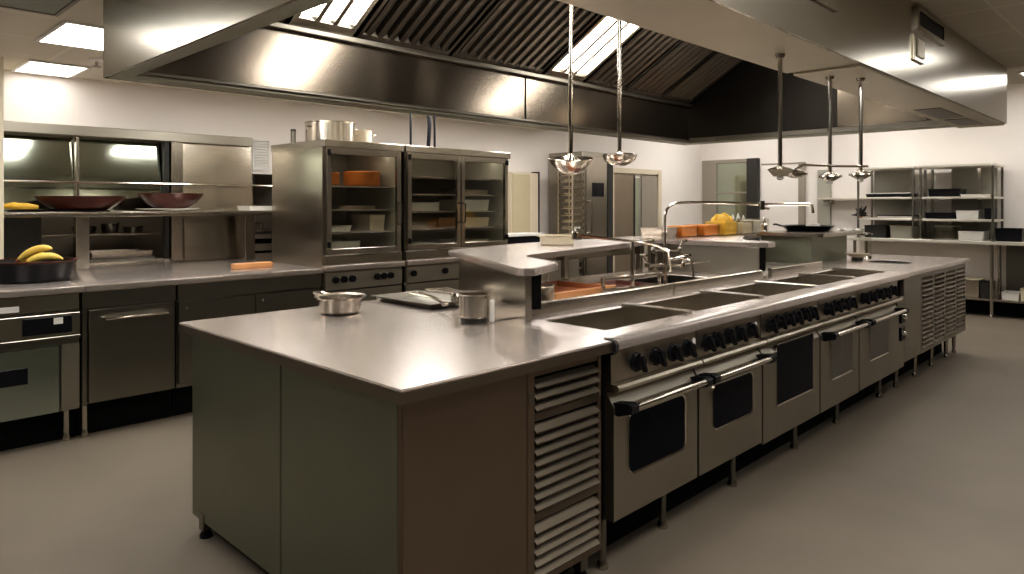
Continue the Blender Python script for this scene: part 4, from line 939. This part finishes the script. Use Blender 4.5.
glass_cabinet(2.995, 3.785, 'single glass-door cabinet with orange food inside, beside the wall counter', [(3.02, 3.76)], 1.945)
glass_cabinet(3.815, 5.13, 'wider steel cabinet with two glass doors and many shelves', [(3.835, 4.465), (4.475, 5.11)], 1.945)
# food inside
for k, (y, r, h, z, x) in enumerate(((3.56, .16, .135, 1.574, -5.36), (3.19, .085, .115, 1.574, -5.30))):
    t = thing('cheese_wheel', ('big orange cheese wheel on the upper shelf of the single glass cabinet', 'small orange cheese piece on the upper shelf of the single glass cabinet')[k], 'food', (x, y, z), 'orange cheeses behind glass')
    add('cheese_body', lambda bm: lathe(bm, [(0, 0), (r * .95, 0), (r, .012), (r, h - .012), (r * .95, h), (0, h)], (x, y, z + .001), 30), 'orange', t)
    add('cheese_board', lambda bm: lathe(bm, [(0, -.0005), (r * 1.05, -.0005), (r * 1.05, .004), (r * .96, .004)], (x, y, z + .001), 26), 'wood', t)
cab_items = [(-5.35, 3.2, .30, .05, 1.185, 'white', 'white tray on the middle shelf of the single glass cabinet'), (-5.35, 3.25, .38, .12, 1.0, 'white', 'tall white box at the bottom of the single glass cabinet'),
             (-5.35, 3.42, .36, .03, 1.375, 'steel', 'flat steel tray on the third shelf of the single glass cabinet'), (-5.35, 3.62, .16, .14, 1.185, 'cream', 'cream box at the door-handle side of the single glass cabinet'),
             (-5.35, 4.12, .42, .08, 1.355, 'white', 'long white tray in the middle of the nearer double-door bay'), (-5.35, 4.1, .42, .07, 1.0, 'white', 'white tray at the bottom of the nearer double-door bay'),
             (-5.35, 4.1, .40, .05, 1.195, 'steel', 'steel tray low in the nearer double-door bay'), (-5.35, 4.78, .42, .11, 1.355, 'white', 'tall white tub in the farther double-door bay'),
             (-5.35, 4.78, .42, .09, 1.195, 'cream', 'cream tub low in the farther double-door bay'), (-5.35, 4.78, .40, .08, 1.0, 'cream', 'cream tub at the bottom of the farther double-door bay'),
             (-5.35, 4.78, .40, .05, 1.515, 'steel', 'steel tray high in the farther double-door bay')]
for x, y, w_, h, z, m, lab in cab_items:
    z = {1.0: .981, 1.185: 1.185, 1.375: 1.375, 1.355: 1.355, 1.195: 1.195, 1.515: 1.515}[z]
    t = thing('storage_tray', lab, 'tray', (x, y, z), 'trays behind the cabinet glass')
    add('tray_box', lambda bm: tray(bm, x - .14, x + .14, y - w_ / 2, y + w_ / 2, z, z + h, .004, .008, .006), m, t)
# pots on top of the cabinets
def stockpot(x, y, z, r, h, label, mat='pot'):
    t = thing('stockpot', label, 'pot', (x, y, z))
    add('pot_body', lambda bm: lathe(bm, [(0, .001), (r * .97, .001), (r, .01), (r, h - .01), (r * 1.04, h - .006), (r * 1.04, h), (r * .97, h), (r * .96, .02), (0, .012)], (x, y, z), 36), mat, t)
    for s in (-1, 1):
        add('pot_handle', lambda bm: tube(bm, [(x - .02 * s, y + s * r, z + h * .75), (x - .02 * s, y + s * (r + .03), z + h * .78), (x + .05, y + s * (r + .03), z + h * .78), (x + .05, y + s * r * .97, z + h * .75)], .006, 8), mat, t)
stockpot(-5.55, 3.36, 1.945, .215, .20, 'big steel stockpot on top of the single glass-door cabinet')
stockpot(-5.55, 3.70, 1.945, .085, .155, 'small pale pot beside the big stockpot on the cabinet', 'cream')
t = thing('steel_canister', 'thin steel canister at the wall side of the big stockpot', 'canister', (-5.75, 3.115, 1.945))
add('canister_body', lambda bm: lathe(bm, [(0, .001), (.022, .001), (.022, .13), (0, .13)], (-5.75, 3.115, 1.945), 16), 'dark', t)
add('canister_lid', lambda bm: lathe(bm, [(.023, .125), (.024, .128), (.02, .142), (0, .145)], (-5.75, 3.115, 1.945), 16), 'black', t)
for k, y in enumerate((4.18, 4.40, 4.48)):
    t = tag(add('power_cable', lambda bm: tube(bm, [(-5.45, y, 1.945), (-5.45, y, 2.0), (-5.45, y + (.015 if k == 1 else 0), 2.2), (-5.45, y, CH)], .011 if k != 1 else [.006, .018, .02, .02], 8), 'black', loc=(-5.45, y, 1.945)),
            ('straight black cable rising from the double-door cabinet, nearest the stockpot', 'thicker black cable in the middle of three above the cabinet', 'straight black cable rising from the cabinet above its second door')[k], 'cable', 'black cables above the cabinets')

ROW[0] = False
# ------------------------------------------------------------------ far part of the left wall
t = thing('back_counter', 'steel counter against the wall past the glass-door cabinets', 'counter', (-5.9, 5.9, 0))
bx('counter_top', 'top', t, WX + .02, -5.4, 5.15, 6.75, .86, .90)
bx('counter_body', 'oven', t, WX + .02, -5.44, 5.17, 6.73, .12, .86)
for y in (5.25, 6.68):
    add('leg', lambda bm: tube(bm, [(-5.5, y, 0), (-5.5, y, .12)], .02, 10), 'steel', t)
t = thing('black_tub', 'black rectangular tub with white lid on the counter past the cabinets', 'tub', (-5.62, 5.9, .9))
add('tub_body', lambda bm: tray(bm, -5.75, -5.48, 5.42, 6.12, .901, 1.055, .006, .012, .01), 'black', t)
bx('tub_lid', 'white', t, -5.76, -5.47, 5.41, 6.12, 1.056, 1.085)
t = thing('wall_cupboard', 'tall tan-fronted cupboard standing on the counter past the glass cabinets', 'cabinet', (WX, 6.4, .9))
add('cupboard_body', lambda bm: box(bm, WX + .01, WX + .14, 6.22, 6.72, .901, 1.82, .004), 'cream', t)
bx('cupboard_door', 'tan', t, WX + .14, WX + .155, 6.24, 6.55, .93, 1.80)
bx('edge_strip', 'darkj', t, WX + .01, WX + .15, 6.725, 6.74, .901, 1.84)
# tray trolley
TX0, TX1, TY0, TY1, TZ = -5.83, -5.60, 6.80, 7.02, 1.93
t = thing('tray_trolley', 'tall narrow trolley loaded with shiny trays beside the dark steel column', 'trolley', (-5.72, 6.91, 0))
for x in (TX0, TX1):
    for y in (TY0, TY1):
        p = add('upright', lambda bm: box(bm, x - .012, x + .012, y - .012, y + .012, .09, TZ, .002), 'steel', t)
        add('caster', lambda bm: [lathe(bm, [(0, -.012), (.04, -.012), (.04, .012), (0, .012)], (x, y, .041), 16, 'y'), box(bm, x - .01, x + .01, y - .016, y + .016, .06, .092)], 'black', p)
bx('trolley_top', 'steel', t, TX0 - .012, TX1 + .012, TY0 - .012, TY1 + .012, TZ, TZ + .02)
add('runners', lambda bm: [box(bm, TX0, TX1, y, y + .012, z - .012, z - .004) for z in [.35 + k * .085 for k in range(18)] for y in (TY0 + .012, TY1 - .024)] + [box(bm, TX0 - .01, TX0 + .006, TY0, TY1, .2, .22)], 'steel', t)
z0t = .35
first = None
for k in range(18):
    z = .35 + k * .085
    o_ = ('topmost', 'second', 'third', 'fourth', 'fifth', 'sixth', 'seventh', 'eighth', 'ninth', 'tenth', 'eleventh', 'twelfth', 'thirteenth', 'fourteenth', 'fifteenth', 'sixteenth', 'seventeenth', 'lowest')[17 - k]
    lab = o_ + ' steel tray of the tall narrow trolley' + ('' if k in (0, 17) else ', counted from the top')
    tr = thing('trolley_tray', lab, 'tray', (-5.72, 6.91, z), 'trays in the tall trolley') if first is None else copy_thing(first, (-5.72, 6.91, z), lab)
    if first is None:
        first = tr
        add('tray_pan', lambda bm: tray(bm, TX0 + .02, TX1 - .004, TY0 + .035, TY1 - .035, z - .004, z + .022, .003, .008, .008), 'pot', tr)
        add('tray_food', lambda bm: box(bm, TX0 + .05, TX1 - .04, TY0 + .06, TY1 - .06, z, z + .014, .004), 'cream', tr)
# steel column appliance
t = thing('steel_fridge', 'tall dark steel appliance column between the tray trolley and door', 'fridge', (-5.9, 7.36, 0))
add('fridge_body', lambda bm: box(bm, WX + .02, -5.66, 7.06, 7.66, .08, 2.10, .006), 'oven', t)
dr = bx('fridge_door', 'steel_v', t, -5.66, -5.62, 7.10, 7.535, .14, 2.04)
add('door_handle', lambda bm: tube(bm, [(-5.62, 7.14, 1.05), (-5.57, 7.14, 1.06), (-5.57, 7.14, 1.45), (-5.62, 7.14, 1.46)], .012, 8), 'chrome', dr)
bx('control_screen', 'black', dr, -5.62, -5.612, 7.22, 7.46, 1.52, 1.70)
bx('side_post', 'darkj', t, -5.66, -5.61, 7.545, 7.66, .08, 2.08)
for y in (7.12, 7.60):
    for x in (-6.1, -5.72):
        add('foot', lambda bm: lathe(bm, [(0, 0), (.03, 0), (.022, .08), (0, .082)], (x, y, 0), 12), 'black', t)

# ------------------------------------------------------------------ shelving rack and table at the far wall
T = thing('work_table', 'long steel work table against the far wall under the shelving', 'table', (-2.2, 10.75, 0))
bx('table_top', 'shelf', T, -3.62, -.9, 10.38, 11.06, .915, .955)
bx('backsplash', 'grey', T, -3.62, -.9, 11.06, 11.08, .90, 1.06)
LS = bx('lower_shelf', 'steel', T, -3.55, -.95, 10.5, 11.02, .20, .225)
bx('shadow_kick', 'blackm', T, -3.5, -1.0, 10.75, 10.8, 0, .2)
bx('back_panel', 'dark', T, -1.80, -1.0, 11.02, 11.05, .23, .9)
for x in (-3.5, -1.87, -1.0):
    for y in (10.52, 11.0):
        lg = add('leg', lambda bm: tube(bm, [(x, y, .03), (x, y, .92)], .022, 12), 'steel', T)
        add('foot', lambda bm: lathe(bm, [(0, 0), (.026, 0), (.026, .01), (.018, .034), (0, .034)], (x, y, 0), 12), 'steel', lg)
add('drain_pipe', lambda bm: tube(bm, [(-1.48, 10.95, .9), (-1.48, 10.95, .6), (-1.44, 10.95, .52), (-1.38, 10.95, .48), (-1.36, 10.95, .4), (-1.36, 10.95, .225)], .018, 10), 'darkj', T)
def rack(x0, x1, label, shelves, back):
    t = thing('shelving_rack', label, 'rack', ((x0 + x1) / 2, 10.75, .955), 'racks on the far table')
    for x in (x0, x1):
        for y in (10.42, 11.0):
            add('post', lambda bm: [box(bm, x - .013, x + .013, y - .013, y + .013, .957, 1.93, .003), box(bm, x - .03, x + .03, y - .03, y + .03, .956, .966, .002)], 'dark', t)
    bx('top_shelf', 'shelf', t, x0 - .02, x1 + .02, 10.40, 11.04, 1.90, 1.93)
    for z in shelves:
        bx('shelf_board', 'shelf', t, x0 - .018, x1 + .018, 10.41, 11.03, z, z + .028)
    for a, b in back:
        bx('back_sheet', 'grey', t, a, b, 11.03, 11.04, .98, 1.90)
    return t
rack(-2.64, -1.84, 'taller steel shelving rack with black and white trays at the far wall', (1.20, 1.49), ((-2.42, -2.12), (-2.08, -1.9)))
rack(-3.42, -2.73, 'steel shelving rack at the far wall nearer the white door', (1.20, 1.49), ((-3.4, -2.9),))
bx_ = thing('side_ledge', 'narrow steel wall ledge extending from the racks toward the white door', 'shelf', (-3.75, 11.0, 1.49))
add('ledge_board', lambda bm: box(bm, -4.15, -3.45, 10.88, 11.08, 1.49, 1.515, .003), 'shelf', bx_)
add('ledge_bracket', lambda bm: [box(bm, -4.0, -3.98, 10.95, 11.08, 1.42, 1.49)], 'steel', bx_)
def shelf_item(name, label, x, w_, z, h, mat, y=10.72, lid=None, d_=.17):
    t = thing(name, label, 'box' if 'box' in name else 'tray', (x, y, z), 'ware on the far racks')
    add('tray_box', lambda bm: tray(bm, x - w_ / 2, x + w_ / 2, y - d_, y + d_, z + .001, z + h, .004, .006, .006), mat, t)
    if lid: add('lid', lambda bm: box(bm, x - w_ / 2 - .006, x + w_ / 2 + .006, y - d_ - .006, y + d_ + .006, z + h + .001, z + h + .014, .003), lid, t)
s1, s2, s3 = 1.518, 1.228, .955
shelf_item('storage_box', 'black shallow box on the upper shelf of the taller rack', -2.40, .36, s1, .09, 'black', lid='black')
shelf_item('serving_tray', 'white flat tray beside the black box on the taller rack upper shelf', -2.08, .26, s1, .03, 'white')
shelf_item('serving_tray', 'black tray with pale lid on the upper shelf of the rack by the white door', -3.08, .56, s1, .045, 'black', lid='white')
shelf_item('serving_tray', 'black tray at the inner end of the taller rack middle shelf', -2.45, .34, s2, .08, 'black')
shelf_item('storage_box', 'white box in the middle of the taller rack middle shelf', -2.14, .25, s2, .11, 'white')
shelf_item('storage_box', 'black box at the outer end of the taller rack middle shelf', -1.915, .08, s2, .14, 'black')
shelf_item('serving_tray', 'white tray with black lid on the middle shelf nearer the white door', -2.98, .46, s2, .03, 'white', lid='black')
shelf_item('storage_box', 'clear crate on the table at the inner side of the taller rack', -2.40, .23, s3, .17, 'clear', lid='grey')
shelf_item('storage_box', 'white box with black lid on the table under the taller rack', -2.10, .28, s3, .12, 'white', lid='black')
shelf_item('storage_box', 'black bin on the table past the outer post of the taller rack', -1.70, .28, s3, .16, 'black')
shelf_item('storage_box', 'black box on the table under the rack by the white door', -3.24, .28, s3, .17, 'darkj')
shelf_item('serving_tray', 'grey tray on the table under the rack by the white door', -2.9, .30, s3, .16, 'grey', lid='cream')
shelf_item('storage_box', 'steel box on the lower table shelf behind the island corner', -2.12, .22, .226, .22, 'pot', lid='cream')
shelf_item('storage_box', 'dark box on the lower table shelf beside the steel box', -1.95, .10, .226, .2, 'darkj')
shelf_item('storage_box', 'low white box on the lower table shelf past the front leg', -1.68, .18, .226, .09, 'white')
shelf_item('storage_box', 'tan box stack on the lower table shelf near the drain pipe', -1.50, .16, .226, .15, 'cream')
shelf_item('storage_box', 'white box at the outer end of the lower table shelf', -1.30, .18, .226, .10, 'white')
# herb-like dark bunch
t = thing('dried_herb_bunch', 'dark bunch of dried herbs on the shelf by the white door', 'herbs', (-3.42, 10.6, 1.228))
def herbs(bm):
    for k in range(26):
        a = random.uniform(0, 2 * PI); e = random.uniform(.1, 1.2); l = random.uniform(.08, .18)
        d_ = Vector((math.cos(a) * math.cos(e), math.sin(a) * math.cos(e) * .5, math.sin(e)))
        p0 = Vector((-3.42, 10.53, 1.25)); p1 = p0 + d_ * l
        tube(bm, [p0, (p0 + p1) / 2 + Vector((0, 0, .01)), p1], [.004, .018, .004], 6)
add('herb_foliage', herbs, 'darkj', t)
add('herb_tie', lambda bm: lathe(bm, [(0, 0), (.025, 0), (.02, .02), (0, .022)], (-3.42, 10.53, 1.229), 12), 'wood', t)

# ------------------------------------------------------------------ world and colour
wd = bpy.data.worlds.new('world'); scene.world = wd; wd.use_nodes = True
wd.node_tree.nodes['Background'].inputs[0].default_value = (.9, .8, .7, 1); wd.node_tree.nodes['Background'].inputs[1].default_value = .05
scene.view_settings.view_transform = 'Standard'
scene.view_settings.look = 'Medium High Contrast'
scene.view_settings.exposure = 0.28
scene.cycles.use_denoising = True
scene.cycles.max_bounces = 8
scene.cycles.sample_clamp_indirect = 6
